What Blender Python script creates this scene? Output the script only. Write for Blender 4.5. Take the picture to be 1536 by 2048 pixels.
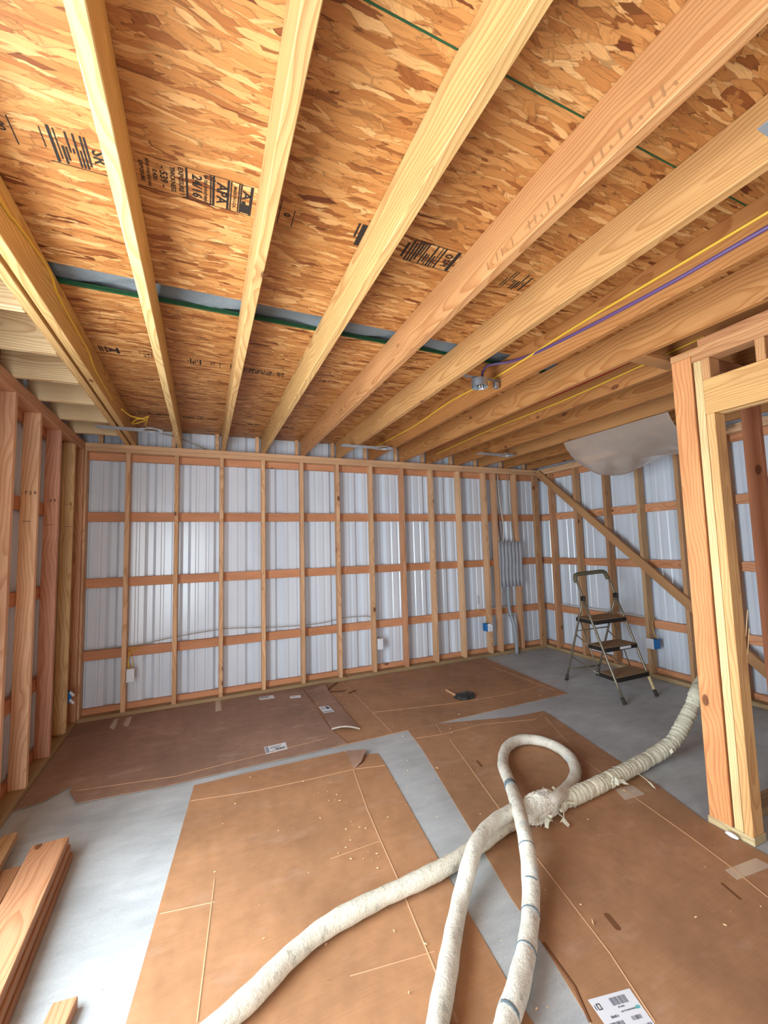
import bpy, bmesh, math, random
from mathutils import Vector, Matrix
random.seed(7)
scene = bpy.context.scene
col = scene.collection
for o in list(bpy.data.objects):
    bpy.data.objects.remove(o)

# ------------------------------------------------------------------ camera
F_PX, IMG_W, IMG_H = 823.99, 1536.0, 2048.0
YAW, PITCH, ROLL, CAM_H = 0.4133, 0.0802, -0.0268, 1.4598
ca, sa, cb, sb = math.cos(YAW), math.sin(YAW), math.cos(PITCH), math.sin(PITCH)
FWD = Vector((sa * cb, ca * cb, sb))
RGT0 = Vector((ca, -sa, 0)); UP0 = RGT0.cross(FWD)
RGT = RGT0 * math.cos(ROLL) + UP0 * math.sin(ROLL)
UPV = -RGT0 * math.sin(ROLL) + UP0 * math.cos(ROLL)
CAM = Vector((0, 0, CAM_H))
cd = bpy.data.cameras.new('camera'); cam = bpy.data.objects.new('camera', cd); col.objects.link(cam)
cd.sensor_fit = 'HORIZONTAL'; cd.sensor_width = 36; cd.lens = 36 * F_PX / IMG_W
cd.clip_start = 0.02
cam.matrix_world = Matrix(((RGT.x, UPV.x, -FWD.x, CAM.x), (RGT.y, UPV.y, -FWD.y, CAM.y), (RGT.z, UPV.z, -FWD.z, CAM.z), (0, 0, 0, 1)))
scene.camera = cam
def ray(x, y): return RGT * ((x - IMG_W / 2) / F_PX) - UPV * ((y - IMG_H / 2) / F_PX) + FWD
def atz(x, y, z): d = ray(x, y); return CAM + d * ((z - CAM_H) / d.z)
def aty(x, y, Y): d = ray(x, y); return CAM + d * (Y / d.y)
def atx(x, y, X): d = ray(x, y); return CAM + d * (X / d.x)

# ------------------------------------------------------------------ world and daylight through the openings
w = bpy.data.worlds.new('sky'); scene.world = w; w.use_nodes = True
w.node_tree.nodes['Background'].inputs[0].default_value = (0.72, 0.86, 1.0, 1)
w.node_tree.nodes['Background'].inputs[1].default_value = 1.2
def area(name, loc, rot, sx, sy, energy, c):
    l = bpy.data.lights.new(name, 'AREA'); l.shape = 'RECTANGLE'; l.size = sx; l.size_y = sy; l.energy = energy; l.color = c
    o = bpy.data.objects.new(name, l); col.objects.link(o); o.location = loc; o.rotation_euler = rot
    return o
# daylight entering by the open doorway of the left wall and the open bay of the front wall
area('daylight_doorway', (-1.14, 1.2, 1.02), (0, -math.pi / 2, 0), 2.0, 1.6, 120, (0.83, 0.945, 1.0))
area('daylight_bay', (-0.45, -1.56, 1.08), (math.pi / 2, 0, 0), 0.9, 2.1, 44, (0.83, 0.94, 1.0))
vs = scene.view_settings
vs.view_transform = 'Standard'; vs.look = 'None'; vs.gamma = 1; vs.use_curve_mapping = False
vs.exposure = 0.52

# ------------------------------------------------------------------ helpers
def lin(r, g, b):
    f = lambda c: (c / 255 / 12.92) if c <= 10 else ((c / 255 + 0.055) / 1.055) ** 2.4
    return (f(r), f(g), f(b), 1.0)
def tag(o, label=None, cat=None, group=None, kind=None):
    if label: o['label'] = label
    if cat: o['category'] = cat
    if group: o['group'] = group
    if kind: o['kind'] = kind
    return o
def empty(name, loc=(0, 0, 0)):
    o = bpy.data.objects.new(name, None); col.objects.link(o); o.location = loc; o.empty_display_size = 0.1
    return o
def link(name, me, mat=None, parent=None, color=None, smooth=False):
    if mat is not None and not me.materials: me.materials.append(mat)
    if smooth:
        for p in me.polygons: p.use_smooth = True
    o = bpy.data.objects.new(name, me); col.objects.link(o)
    if parent is not None:
        o.parent = parent
        o.matrix_parent_inverse = Matrix.Translation(-Vector(parent.location)) if parent.type == 'EMPTY' else parent.matrix_basis.inverted()
    if color: o.color = color
    return o
def bm_mesh(name, bm):
    me = bpy.data.meshes.new(name); bm.normal_update(); bm.to_mesh(me); bm.free(); return me
def pyd(name, v, f):
    me = bpy.data.meshes.new(name); me.from_pydata([tuple(p) for p in v], [], f); me.update(); return me
_cache = {}
def box_mesh(dx, dy, dz, bev=0.0025, mat=None):
    k = (round(dx, 4), round(dy, 4), round(dz, 4), bev, mat.name if mat else '')
    if k in _cache: return _cache[k]
    bm = bmesh.new(); bmesh.ops.create_cube(bm, size=1)
    for v in bm.verts: v.co = Vector((v.co.x * dx, v.co.y * dy, v.co.z * dz))
    if bev: bmesh.ops.bevel(bm, geom=list(bm.edges), offset=min(bev, dx * .3, dy * .3, dz * .3), segments=1, affect='EDGES')
    me = bm_mesh('board', bm)
    if mat: me.materials.append(mat)
    _cache[k] = me
    return me
def lum(name, parent, x0, x1, y0, y1, z0, z1, color, mat=None, bev=0.0025):
    """axis-aligned piece of lumber; the grain runs along its longest side (local z)"""
    mat = mat or M['wood']
    dx, dy, dz = x1 - x0, y1 - y0, z1 - z0
    c = Vector(((x0 + x1) / 2, (y0 + y1) / 2, (z0 + z1) / 2))
    if dz >= dx and dz >= dy: me = box_mesh(dx, dy, dz, bev, mat); R = Matrix.Identity(3)
    elif dx >= dy: me = box_mesh(dy, dz, dx, bev, mat); R = Matrix(((0, 0, 1), (1, 0, 0), (0, 1, 0)))
    else: me = box_mesh(dz, dx, dy, bev, mat); R = Matrix(((0, 1, 0), (0, 0, 1), (1, 0, 0)))
    o = bpy.data.objects.new(name, me); col.objects.link(o); o.color = color
    o.matrix_basis = Matrix.Translation(c) @ R.to_4x4()
    if parent is not None:
        o.parent = parent; o.matrix_parent_inverse = parent.matrix_basis.inverted()
    return o
def beam(name, parent, p0, p1, w, t, xdir, color, mat=None, bev=0.0025):
    """lumber from p0 to p1, w along xdir, t along the third axis"""
    p0, p1 = Vector(p0), Vector(p1); z = (p1 - p0).normalized(); x = Vector(xdir); x = (x - z * x.dot(z)).normalized(); y = z.cross(x)
    o = bpy.data.objects.new(name, box_mesh(w, t, (p1 - p0).length, bev, mat or M['wood'])); col.objects.link(o); o.color = color
    R = Matrix((x, y, z)).transposed().to_4x4(); o.matrix_basis = Matrix.Translation((p0 + p1) / 2) @ R
    if parent is not None:
        o.parent = parent; o.matrix_parent_inverse = parent.matrix_basis.inverted()
    return o
def smooth_path(pts, step=0.03):
    P = [Vector(p) for p in pts]; out = []
    for i in range(len(P) - 1):
        a, b, c, d = P[max(i - 1, 0)], P[i], P[i + 1], P[min(i + 2, len(P) - 1)]
        n = max(2, int((c - b).length / step))
        for k in range(n):
            t = k / n
            out.append(0.5 * ((2 * b) + (c - a) * t + (2 * a - 5 * b + 4 * c - d) * t * t + (3 * b - 3 * c + d - a) * t ** 3))
    out.append(P[-1]); return out
def tube_data(path, r, seg=12):
    v, f = [], []; n = len(path); up = Vector((0, 0, 1)); px = None
    for i, p in enumerate(path):
        t = (path[min(i + 1, n - 1)] - path[max(i - 1, 0)]).normalized()
        if px is None:
            px = up.cross(t)
            if px.length < 0.1: px = Vector((1, 0, 0))
        px = (px - t * px.dot(t)).normalized(); py = t.cross(px)
        for k in range(seg):
            a = 2 * math.pi * k / seg; rr = r(i, k) if callable(r) else r
            v.append(p + px * (math.cos(a) * rr) + py * (math.sin(a) * rr))
    for i in range(n - 1):
        for k in range(seg):
            a, b = i * seg + k, i * seg + (k + 1) % seg
            f.append((a, b, b + seg, a + seg))
    f.append(tuple(range(seg))[::-1]); f.append(tuple((n - 1) * seg + k for k in range(seg)))
    return v, f
def tube(name, pts, r, mat, parent=None, seg=12, step=0.03, raw=False):
    path = [Vector(p) for p in pts] if raw else smooth_path(pts, step)
    v, f = tube_data(path, r, seg)
    return link(name, pyd(name, v, f), mat, parent, smooth=True)
def slab_poly(pts, z0, z1):
    """closed prism over an outline (list of xy)"""
    bm = bmesh.new(); n = len(pts)
    lo = [bm.verts.new((p[0], p[1], z0)) for p in pts]; hi = [bm.verts.new((p[0], p[1], z1)) for p in pts]
    bm.faces.new(lo); bm.faces.new(hi)
    for i in range(n): bm.faces.new((lo[i], lo[(i + 1) % n], hi[(i + 1) % n], hi[i]))
    bmesh.ops.recalc_face_normals(bm, faces=list(bm.faces)); bmesh.ops.triangulate(bm, faces=[f for f in bm.faces if len(f.verts) > 4])
    return bm_mesh('sheet', bm)

# ------------------------------------------------------------------ materials
M = {}
class N:
    """small node-tree builder"""
    def __init__(s, name):
        s.m = bpy.data.materials.new(name); s.m.use_nodes = True; s.t = s.m.node_tree; s.b = s.t.nodes['Principled BSDF']; M[name] = s.m
    def n(s, typ, **kw):
        d = s.t.nodes.new(typ)
        for k, v in kw.items(): setattr(d, k, v)
        return d
    def set(s, sock, v):
        if isinstance(v, bpy.types.NodeSocket): s.t.links.new(v, sock)
        else: sock.default_value = v
    def math(s, op, a, b=0.0, c=0.0, clamp=False):
        d = s.n('ShaderNodeMath', operation=op, use_clamp=clamp); s.set(d.inputs[0], a); s.set(d.inputs[1], b); s.set(d.inputs[2], c); return d.outputs[0]
    def vmath(s, op, a, b=(0, 0, 0)):
        d = s.n('ShaderNodeVectorMath', operation=op); s.set(d.inputs[0], a); s.set(d.inputs[1], b); return d.outputs[0]
    def mapping(s, vec, loc=(0, 0, 0), rot=(0, 0, 0), scale=(1, 1, 1)):
        d = s.n('ShaderNodeMapping'); s.set(d.inputs[0], vec); s.set(d.inputs[1], loc); s.set(d.inputs[2], rot); s.set(d.inputs[3], scale); return d.outputs[0]
    def noise(s, vec, scale, detail=3, rough=0.55, dist=0.0):
        d = s.n('ShaderNodeTexNoise'); s.set(d.inputs['Vector'], vec); d.inputs['Scale'].default_value = scale; d.inputs['Detail'].default_value = detail
        d.inputs['Roughness'].default_value = rough; d.inputs['Distortion'].default_value = dist; return d.outputs['Fac'], d.outputs['Color']
    def vor(s, vec, scale, feature='F1', rnd=1.0):
        d = s.n('ShaderNodeTexVoronoi', feature=feature); s.set(d.inputs['Vector'], vec); d.inputs['Scale'].default_value = scale; d.inputs['Randomness'].default_value = rnd; return d
    def ramp(s, fac, stops, interp='LINEAR'):
        d = s.n('ShaderNodeValToRGB'); d.color_ramp.interpolation = interp; e = d.color_ramp.elements
        while len(e) < len(stops): e.new(0.5)
        for i, (p, c) in enumerate(stops): e[i].position = p; e[i].color = c if len(c) == 4 else (*c, 1)
        s.set(d.inputs[0], fac); return d.outputs[0]
    def mix(s, fac, a, b, mode='MIX'):
        d = s.n('ShaderNodeMix', data_type='RGBA', blend_type=mode); s.set(d.inputs[0], fac); s.set(d.inputs[6], a); s.set(d.inputs[7], b); return d.outputs[2]
    def bump(s, h, strength, dist=0.01):
        d = s.n('ShaderNodeBump'); s.set(d.inputs['Height'], h); d.inputs['Strength'].default_value = strength; d.inputs['Distance'].default_value = dist
        s.t.links.new(d.outputs[0], s.b.inputs['Normal'])
    def out(s, color, rough=0.6, metal=0.0, spec=0.4):
        s.set(s.b.inputs['Base Color'], color); s.set(s.b.inputs['Roughness'], rough); s.b.inputs['Metallic'].default_value = metal
        s.b.inputs['Specular IOR Level'].default_value = spec
        return s.m
def g(v): return (v, v, v, 1)

def wood_material(name, ring=105.0, contrast=1.0, knots=1.0, taper=0.012, wob=0.022):
    s = N(name)
    tc = s.n('ShaderNodeTexCoord').outputs['Object']; oi = s.n('ShaderNodeObjectInfo'); rnd = oi.outputs['Random']
    off = s.n('ShaderNodeCombineXYZ'); s.set(off.inputs[0], s.math('MULTIPLY', rnd, 13.0)); s.set(off.inputs[1], s.math('MULTIPLY', rnd, 29.0)); s.set(off.inputs[2], s.math('MULTIPLY', rnd, 71.0))
    p = s.vmath('ADD', tc, off.outputs[0])
    sep = s.n('ShaderNodeSeparateXYZ'); s.set(sep.inputs[0], tc)
    r2 = s.math('FRACT', s.math('MULTIPLY', rnd, 57.31)); r3 = s.math('FRACT', s.math('MULTIPLY', rnd, 131.7))
    # knots: sparse cells stretched a little along the board
    kv = s.vor(s.mapping(p, scale=(6.5, 6.5, 3.4)), 1.0)
    kd = kv.outputs['Distance']
    keep = s.math('GREATER_THAN', s.n('ShaderNodeSeparateColor').outputs[0], 2.0)
    sc = s.n('ShaderNodeSeparateColor'); s.set(sc.inputs[0], kv.outputs['Color']); keep = s.math('LESS_THAN', sc.outputs[0], 0.55)
    kr = s.math('FRACT', s.math('MULTIPLY', kd, 45.0)); kn = s.math('MULTIPLY', s.math('MULTIPLY', s.math('MULTIPLY', s.math('SUBTRACT', 0.115, kd), 34.0, clamp=True), s.math('ADD', 0.30, s.math('MULTIPLY', kr, 0.30))), s.math('MULTIPLY', keep, knots))
    halo = s.math('MULTIPLY', s.math('SUBTRACT', 1.0, s.math('MULTIPLY', kd, 1 / 0.42), clamp=True), keep)
    # annual rings around a pith that lies beside the board
    n1f, n1c = s.noise(s.mapping(p, scale=(2.2, 2.2, 0.75)), 1.6, 2, 0.5)
    nsep = s.n('ShaderNodeSeparateColor'); s.set(nsep.inputs[0], n1c)
    cx = s.math('MULTIPLY', s.math('SUBTRACT', r2, 0.5), 0.16); cy = s.math('ADD', s.math('MULTIPLY', r3, 0.12), 0.03)
    X = s.math('ADD', s.math('SUBTRACT', sep.outputs[0], cx), s.math('MULTIPLY', s.math('SUBTRACT', nsep.outputs[0], 0.5), wob * 4))
    Y = s.math('ADD', s.math('SUBTRACT', sep.outputs[1], cy), s.math('MULTIPLY', s.math('SUBTRACT', nsep.outputs[1], 0.5), wob * 4))
    rr = s.math('SQRT', s.math('ADD', s.math('MULTIPLY', X, X), s.math('MULTIPLY', Y, Y)))
    rr = s.math('ADD', rr, s.math('MULTIPLY', sep.outputs[2], taper)); rr = s.math('ADD', rr, s.math('MULTIPLY', halo, 0.016))
    fz, _ = s.noise(s.mapping(p, scale=(60, 60, 3)), 1.0, 2); rr = s.math('ADD', rr, s.math('MULTIPLY', fz, 0.0022))
    fr = s.math('FRACT', s.math('MULTIPLY', rr, ring))
    late = s.ramp(fr, [(0.0, g(0.05)), (0.45, g(0.12)), (0.86, g(0.95)), (0.93, g(1.0)), (1.0, g(0.05))])
    fib, _ = s.noise(s.mapping(p, scale=(330, 330, 6)), 1.0, 2, 0.6)
    big, _ = s.noise(s.mapping(p, scale=(6, 6, 1.4)), 1.0, 3)
    base = oi.outputs['Color']
    dark = s.mix(1.0, base, (0.66, 0.50, 0.38, 1), 'MULTIPLY')
    c = s.mix(s.math('MULTIPLY', late, 0.62 * contrast), base, dark)
    c = s.mix(1.0, c, s.ramp(fib, [(0.25, g(0.84)), (0.75, g(1.10))]), 'MULTIPLY')
    c = s.mix(1.0, c, s.ramp(big, [(0.25, (0.80, 0.76, 0.72, 1)), (0.75, (1.10, 1.10, 1.10, 1))]), 'MULTIPLY')
    c = s.mix(s.math('MULTIPLY', halo, 0.22), c, lin(158, 96, 56))
    c = s.mix(s.math('MULTIPLY', s.math('MULTIPLY', kn, 2.4, clamp=True), 0.85), c, lin(88, 46, 25))
    s.bump(s.math('ADD', s.math('MULTIPLY', fib, 0.5), s.math('MULTIPLY', late, 0.25)), 0.25, 0.002)
    return s.out(c, 0.62, 0, 0.3)
wood_material('wood')
wood_material('wood_joist', ring=85.0, contrast=1.15, knots=0.9, taper=0.02, wob=0.03)

def osb_material():
    s = N('osb')
    tc = s.n('ShaderNodeTexCoord').outputs['Object']
    swirl, swc = s.noise(tc, 2.3, 2); warp = s.vmath('SCALE', s.vmath('SUBTRACT', swc, (0.5, 0.5, 0.5)))
    warp.node.inputs['Scale'].default_value = 0.08
    p = s.vmath('ADD', tc, warp)
    f2, f2c = s.noise(tc, 60, 2); w2 = s.vmath('SCALE', s.vmath('SUBTRACT', f2c, (0.5, 0.5, 0.5))); w2.node.inputs['Scale'].default_value = 0.004
    p = s.vmath('ADD', p, w2)
    pal = [(0.0, lin(104, 52, 24)), (0.03, lin(138, 78, 36)), (0.15, lin(172, 110, 58)), (0.45, lin(188, 127, 70)), (0.8, lin(202, 143, 84)), (1.0, lin(220, 170, 112))]
    res = None; hgt = None
    for i, (ang, sx, sy, th) in enumerate([(0.12, 7, 32, -1), (-0.75, 9, 36, 0.40), (0.85, 10, 38, 0.45), (0.05, 8, 44, 0.55), (-1.25, 11, 34, 0.68), (0.40, 9, 48, 0.58), (-0.35, 9, 60, 0.62)]):
        q = s.mapping(p, loc=(3.7 * i, 1.3 * i, 0.9 * i), rot=(0, 0, ang), scale=(sx, sy, 1))
        v = s.vor(q, 1.0); v.distance = 'CHEBYCHEV'; e = s.vor(q, 1.0, 'F2'); e.distance = 'CHEBYCHEV'; ed = s.math('SUBTRACT', e.outputs['Distance'], v.outputs['Distance'])
        sc = s.n('ShaderNodeSeparateColor'); s.set(sc.inputs[0], v.outputs['Color'])
        fib, _ = s.noise(s.mapping(q, scale=(0.6, 5, 1)), 3.0, 3, 0.6)
        c = s.ramp(sc.outputs[1], pal)
        c = s.mix(1.0, c, s.ramp(fib, [(0.25, g(0.66)), (0.72, g(1.16))]), 'MULTIPLY')
        edge = s.ramp(ed, [(0.0, g(0.55)), (0.05, g(0.92)), (0.12, g(1.0))])
        c = s.mix(1.0, c, edge, 'MULTIPLY')
        if res is None: res = c; hgt = sc.outputs[2]
        else:
            k = s.math('GREATER_THAN', sc.outputs[0], th); res = s.mix(k, res, c); hgt = s.mix(k, hgt, sc.outputs[2])
    spots, _ = s.noise(s.mapping(tc, scale=(1.0, 2.6, 1)), 26, 2); res = s.mix(s.ramp(spots, [(0.0, g(0)), (0.70, g(0)), (0.74, g(0.6))]), res, lin(112, 56, 24))
    tone, _ = s.noise(tc, 1.1, 2); res = s.mix(1.0, res, s.ramp(tone, [(0.3, (0.88, 0.84, 0.78, 1)), (0.7, (1.05, 1.05, 1.05, 1))]), 'MULTIPLY')
    s.bump(hgt, 0.5, 0.004)
    return s.out(res, 0.55, 0, 0.35)
osb_material()

def simple(name, rgb, rough=0.6, metal=0.0, spec=0.4, var=0.0, scale=20.0, bump=0.0):
    s = N(name); c = lin(*rgb)
    if var or bump:
        tc = s.n('ShaderNodeTexCoord').outputs['Object']; f, _ = s.noise(tc, scale, 4)
        cc = s.mix(1.0, c, s.ramp(f, [(0.25, g(1 - var)), (0.75, g(1 + var * 0.6))]), 'MULTIPLY')
        if bump: s.bump(f, bump, 0.01)
        return s.out(cc, rough, metal, spec)
    return s.out(c, rough, metal, spec)
def concrete():
    s = N('concrete'); tc = s.n('ShaderNodeTexCoord').outputs['Object']
    a, _ = s.noise(tc, 1.6, 5, 0.6); b, _ = s.noise(s.mapping(tc, rot=(0, 0, 0.7), scale=(1, 3.5, 1)), 5, 5, 0.65); c_, _ = s.noise(tc, 120, 2)
    c = s.ramp(a, [(0.3, lin(164, 166, 167)), (0.5, lin(184, 187, 189)), (0.72, lin(200, 204, 207))])
    c = s.mix(1.0, c, s.ramp(b, [(0.3, (0.84, 0.85, 0.86, 1)), (0.7, (1.06, 1.06, 1.05, 1))]), 'MULTIPLY')
    c = s.mix(1.0, c, s.ramp(c_, [(0.25, g(0.9)), (0.7, g(1.04))]), 'MULTIPLY')
    sp, _ = s.noise(tc, 38, 2); c = s.mix(s.ramp(sp, [(0.0, g(0)), (0.73, g(0)), (0.78, g(0.5))]), c, lin(110, 108, 104))
    s.bump(b, 0.08, 0.01); return s.out(c, 0.5, 0, 0.4)
concrete()
def cardboard(name, rgb, dust=0.35):
    s = N(name); tc = s.n('ShaderNodeTexCoord').outputs['Object']
    a, _ = s.noise(tc, 1.7, 4, 0.6); b, _ = s.noise(tc, 14, 4, 0.6); f, _ = s.noise(s.mapping(tc, scale=(5, 160, 1)), 1.0, 2)
    d, _ = s.noise(s.mapping(tc, rot=(0, 0, 0.5), scale=(1, 2.2, 1)), 3.2, 5, 0.65)
    c = s.ramp(a, [(0.3, lin(*[v * 0.88 for v in rgb])), (0.7, lin(*[min(255, v * 1.06) for v in rgb]))])
    c = s.mix(1.0, c, s.ramp(b, [(0.3, g(0.88)), (0.7, g(1.07))]), 'MULTIPLY'); c = s.mix(1.0, c, s.ramp(f, [(0.3, g(0.95)), (0.7, g(1.04))]), 'MULTIPLY')
    c = s.mix(s.ramp(d, [(0.0, g(0)), (0.56, g(0)), (0.8, g(dust))]), c, lin(205, 180, 165))
    s.bump(f, 0.05, 0.003); return s.out(c, 0.62, 0, 0.3)
cardboard('cardboard', (174, 130, 96)); cardboard('cardboard_grey', (160, 126, 106), 0.5); cardboard('cardboard_orange', (180, 133, 96), 0.25)
simple('crease', (190, 146, 110), 0.6); simple('cardboard_torn', (120, 78, 48), 0.8); simple('cardboard_edge', (172, 158, 146), 0.8, var=0.2, scale=60)
def siding():
    s = N('white_steel'); tc = s.n('ShaderNodeTexCoord').outputs['Object']; f, _ = s.noise(s.mapping(tc, scale=(1, 1, 0.3)), 3, 3); d, _ = s.noise(tc, 55, 3)
    c = s.ramp(f, [(0.3, lin(206, 213, 224)), (0.7, lin(219, 226, 237))]); c = s.mix(s.ramp(d, [(0.0, g(0)), (0.72, g(0)), (0.8, g(0.25))]), c, lin(140, 138, 136))
    return s.out(c, 0.21, 0.0, 0.7)
siding()
simple('green_edge', (28, 72, 40), 0.6, var=0.25, scale=30)
simple('stamp_ink', (34, 26, 22), 0.7)
simple('yellow_cable', (216, 170, 56), 0.4); simple('purple_cable', (92, 66, 108), 0.4); simple('red_cable', (140, 34, 22), 0.45); simple('grey_cable', (150, 140, 125), 0.5); simple('brown_cable', (96, 58, 44), 0.5); simple('white_cable', (214, 210, 200), 0.5)
simple('galvanised', (170, 176, 182), 0.35, 0.85, 0.5, var=0.12, scale=14); simple('plate_steel', (186, 196, 204), 0.38, 0.6, 0.5, var=0.08, scale=10)
simple('pvc_grey', (150, 156, 164), 0.4); simple('blue_plastic', (24, 108, 178), 0.4); simple('white_paper', (226, 229, 236), 0.6); simple('print_grey', (92, 96, 112), 0.7); simple('print_black', (48, 48, 56), 0.7); simple('teal_ink', (90, 180, 180), 0.7)
simple('tread', (158, 128, 94), 0.85, var=0.3, scale=40); simple('tread_rim', (34, 30, 27), 0.6, var=0.3, scale=50); simple('ladder_tube', (136, 126, 110), 0.42, 0.6, 0.5, var=0.22, scale=35)
simple('grip', (96, 90, 70), 0.8, var=0.3, scale=45, bump=0.3); simple('black_plastic', (26, 25, 24), 0.5); simple('overspray', (206, 184, 140), 0.8, var=0.2, scale=60); simple('rubber', (60, 54, 48), 0.8)
simple('tape_clear', (196, 176, 158), 0.25, 0, 0.6); simple('shaving', (226, 190, 140), 0.7); simple('dark_tin', (66, 70, 70), 0.45, 0.5, 0.5, var=0.35, scale=60)
def hose_mat(name, rgb, smear, blue=0.0):
    s = N(name); tc = s.n('ShaderNodeTexCoord').outputs['Object']
    a, _ = s.noise(tc, 9, 5, 0.65); b, _ = s.noise(tc, 130, 3, 0.7); d, _ = s.noise(tc, 26, 4, 0.7)
    c = s.mix(s.ramp(a, [(0.3, g(0)), (0.62, g(1))]), lin(*rgb), lin(rgb[0] - 22, rgb[1] - 20, rgb[2] - 20))
    c = s.mix(s.ramp(d, [(0.0, g(0)), (0.53, g(0)), (0.72, g(smear))]), c, lin(128, 128, 122))
    if blue: c = s.mix(s.ramp(a, [(0.0, g(blue)), (0.36, g(blue * 0.6)), (0.43, g(0))]), c, lin(120, 160, 180))
    c = s.mix(1.0, c, s.ramp(b, [(0.3, g(0.82)), (0.7, g(1.08))]), 'MULTIPLY')
    s.bump(s.math('ADD', b, s.math('MULTIPLY', d, 1.5)), 0.45, 0.006); return s.out(c, 0.9, 0, 0.2)
hose_mat('hose_cloth', (236, 228, 210), 0.6); hose_mat('hose_cloth_blue', (238, 231, 217), 0.55, 0.5); hose_mat('hose_wrap', (242, 237, 214), 0.45); hose_mat('hose_band', (128, 142, 150), 0.5)
def film(name, rgb, alpha_t):
    s = N(name); tc = s.n('ShaderNodeTexCoord').outputs['Object']; f, _ = s.noise(s.mapping(tc, scale=(1, 1, 1)), 7, 4, 0.6, 1.0)
    s.bump(f, 0.35, 0.03); s.out(lin(*rgb), 0.25, 0, 0.5); s.b.inputs['Transmission Weight'].default_value = alpha_t; s.b.inputs['IOR'].default_value = 1.05; return s.m
film('sheet_plastic', (206, 190, 178), 0.5); film('film_grey', (118, 124, 128), 0.0); film('clear_bag', (210, 212, 220), 0.55)

DES = 0.10
def wlin(r, g_, b):
    m = 0.30 * r + 0.59 * g_ + 0.11 * b; return lin(*[c + (m - c) * DES for c in (r, g_, b)])
def tone(base, spread=10):
    k = random.uniform(-spread, spread); return wlin(*[max(0, min(255, c + k * f)) for c, f in zip(base, (1, 1, 0.9))])
FIR = (232, 184, 140); FIRRED = (224, 164, 122); GIRT = (222, 154, 110); PINE = (236, 200, 138); TREATED = (176, 148, 108)

# ------------------------------------------------------------------ dimensions
H, D, S, X0 = 2.4593, 4.4216, 0.4064, -0.6517
XL, XR, YF = -0.985, 4.33, -1.6          # inner stud faces of the left and right walls, front wall
ZO = H + 0.184                            # underside of the sheathing
T2, W4, W8 = 0.038, 0.089, 0.184

# ------------------------------------------------------------------ floor
fl = link('floor', pyd('floor', [(XL - .6, YF - .2, 0), (XR + .3, YF - .2, 0), (XR + .3, D + .3, 0), (XL - .6, D + .3, 0), (XL - .6, YF - .2, -.12), (XR + .3, YF - .2, -.12), (XR + .3, D + .3, -.12), (XL - .6, D + .3, -.12)],
    [(0, 1, 2, 3), (7, 6, 5, 4), (0, 4, 5, 1), (1, 5, 6, 2), (2, 6, 7, 3), (3, 7, 4, 0)]), M['concrete'])
tag(fl, 'bare grey concrete slab floor', kind='structure')

# ------------------------------------------------------------------ metal siding panels (ribbed sheet, 0.914 wide)
def siding_mesh(u0, u1, z0, z1, phase):
    """profile in (u, depth): big trapezoid ribs every 0.3048, two small ones between; swept up"""
    k0 = math.floor((u0 - phase) / 0.3048) - 1; k1 = math.ceil((u1 - phase) / 0.3048) + 1
    prof = [(-.048, 0), (-.022, .032), (.022, .032), (.048, 0), (.088, 0), (.096, .006), (.114, .006), (.122, 0), (.182, 0), (.190, .006), (.208, .006), (.216, 0)]
    allp = [(phase + k * 0.3048 + du, d) for k in range(k0, k1 + 1) for du, d in prof]
    def dep(u):
        for (a, da), (b, db) in zip(allp, allp[1:]):
            if a <= u <= b: return da + (db - da) * (u - a) / (b - a)
        return 0
    pts = [(u0, dep(u0))] + [p for p in allp if u0 + 1e-4 < p[0] < u1 - 1e-4] + [(u1, dep(u1))]
    return pts
def siding_panel(parent, axis, plane, outdir, u0, u1, z0, z1, phase):
    pts = siding_mesh(u0, u1, z0, z1, phase); v, f = [], []
    for z in (z0, z1):
        for u, d in pts: v.append((u, plane + outdir * d, z) if axis == 'x' else (plane + outdir * d, u, z))
    n = len(pts)
    for i in range(n - 1): f.append((i, i + 1, n + i + 1, n + i))
    me = pyd('metal_panel', v, f); o = link('metal_panel', me, M['white_steel'], parent)
    m = o.modifiers.new('thickness', 'SOLIDIFY'); m.thickness = 0.0012; m.offset = 0
    return o
def siding_run(parent, axis, plane, outdir, a, b, z0, z1, phase):
    u = a
    while u < b - 0.01:
        e = min(b, u + 0.9144); siding_panel(parent, axis, plane, outdir, u, e, z0, z1, phase); u = e

GZ = [(0.004, 0.086), (0.500, 0.585), (1.140, 1.226), (1.744, 1.832), (2.318, 2.402)]

# ------------------------------------------------------------------ back wall
wb = tag(empty('wall_back', (XL, D, 0)), 'back wall of open wood studs and girts over white ribbed metal siding', kind='structure')
lum('bottom_plate', wb, XL - W4, XR + W4, D, D + W4, 0, T2, tone(TREATED))
lum('top_plate', wb, XL - W4, XR + W4, D, D + W4, H - .076, H - .0385, tone(FIR)); lum('top_plate', wb, XL - .02, XR + W4, D, D + W4, H - .038, H, tone(FIR))
stud_x = [-0.99] + [X0 + i * S for i in range(11)] + [3.575, 3.925]
cols_ = [FIR, FIR, (226, 176, 128), FIR, (236, 186, 138), FIR, (232, 182, 138), FIR, FIRRED, FIR, (236, 190, 146), FIR, (226, 174, 132), (216, 162, 120)]
for x, c in zip(stud_x, cols_): lum('stud', wb, x - .019, x + .019, D, D + W4, T2, H - .076, tone(c, 7))
lum('stud', wb, 4.24, 4.329, D - .001, D + T2, T2, H - .076, tone((196, 146, 104), 6))
lum('stud', wb, 4.29, 4.329, D + .040, D + W4, T2, H - .076, tone(FIRRED, 6))
for a, b in GZ:
    lum('girt', wb, XL - W4, 1.5, D + W4 + .001, D + .127, a, b, tone(GIRT, 8)); lum('girt', wb, 1.503, XR + W4, D + W4 + .001, D + .127, a, b, tone(GIRT, 8))
siding_run(wb, 'x', D + .129, 1, XL - .13, XR + .13, 0.0, 2.70, -0.7745)
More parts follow.
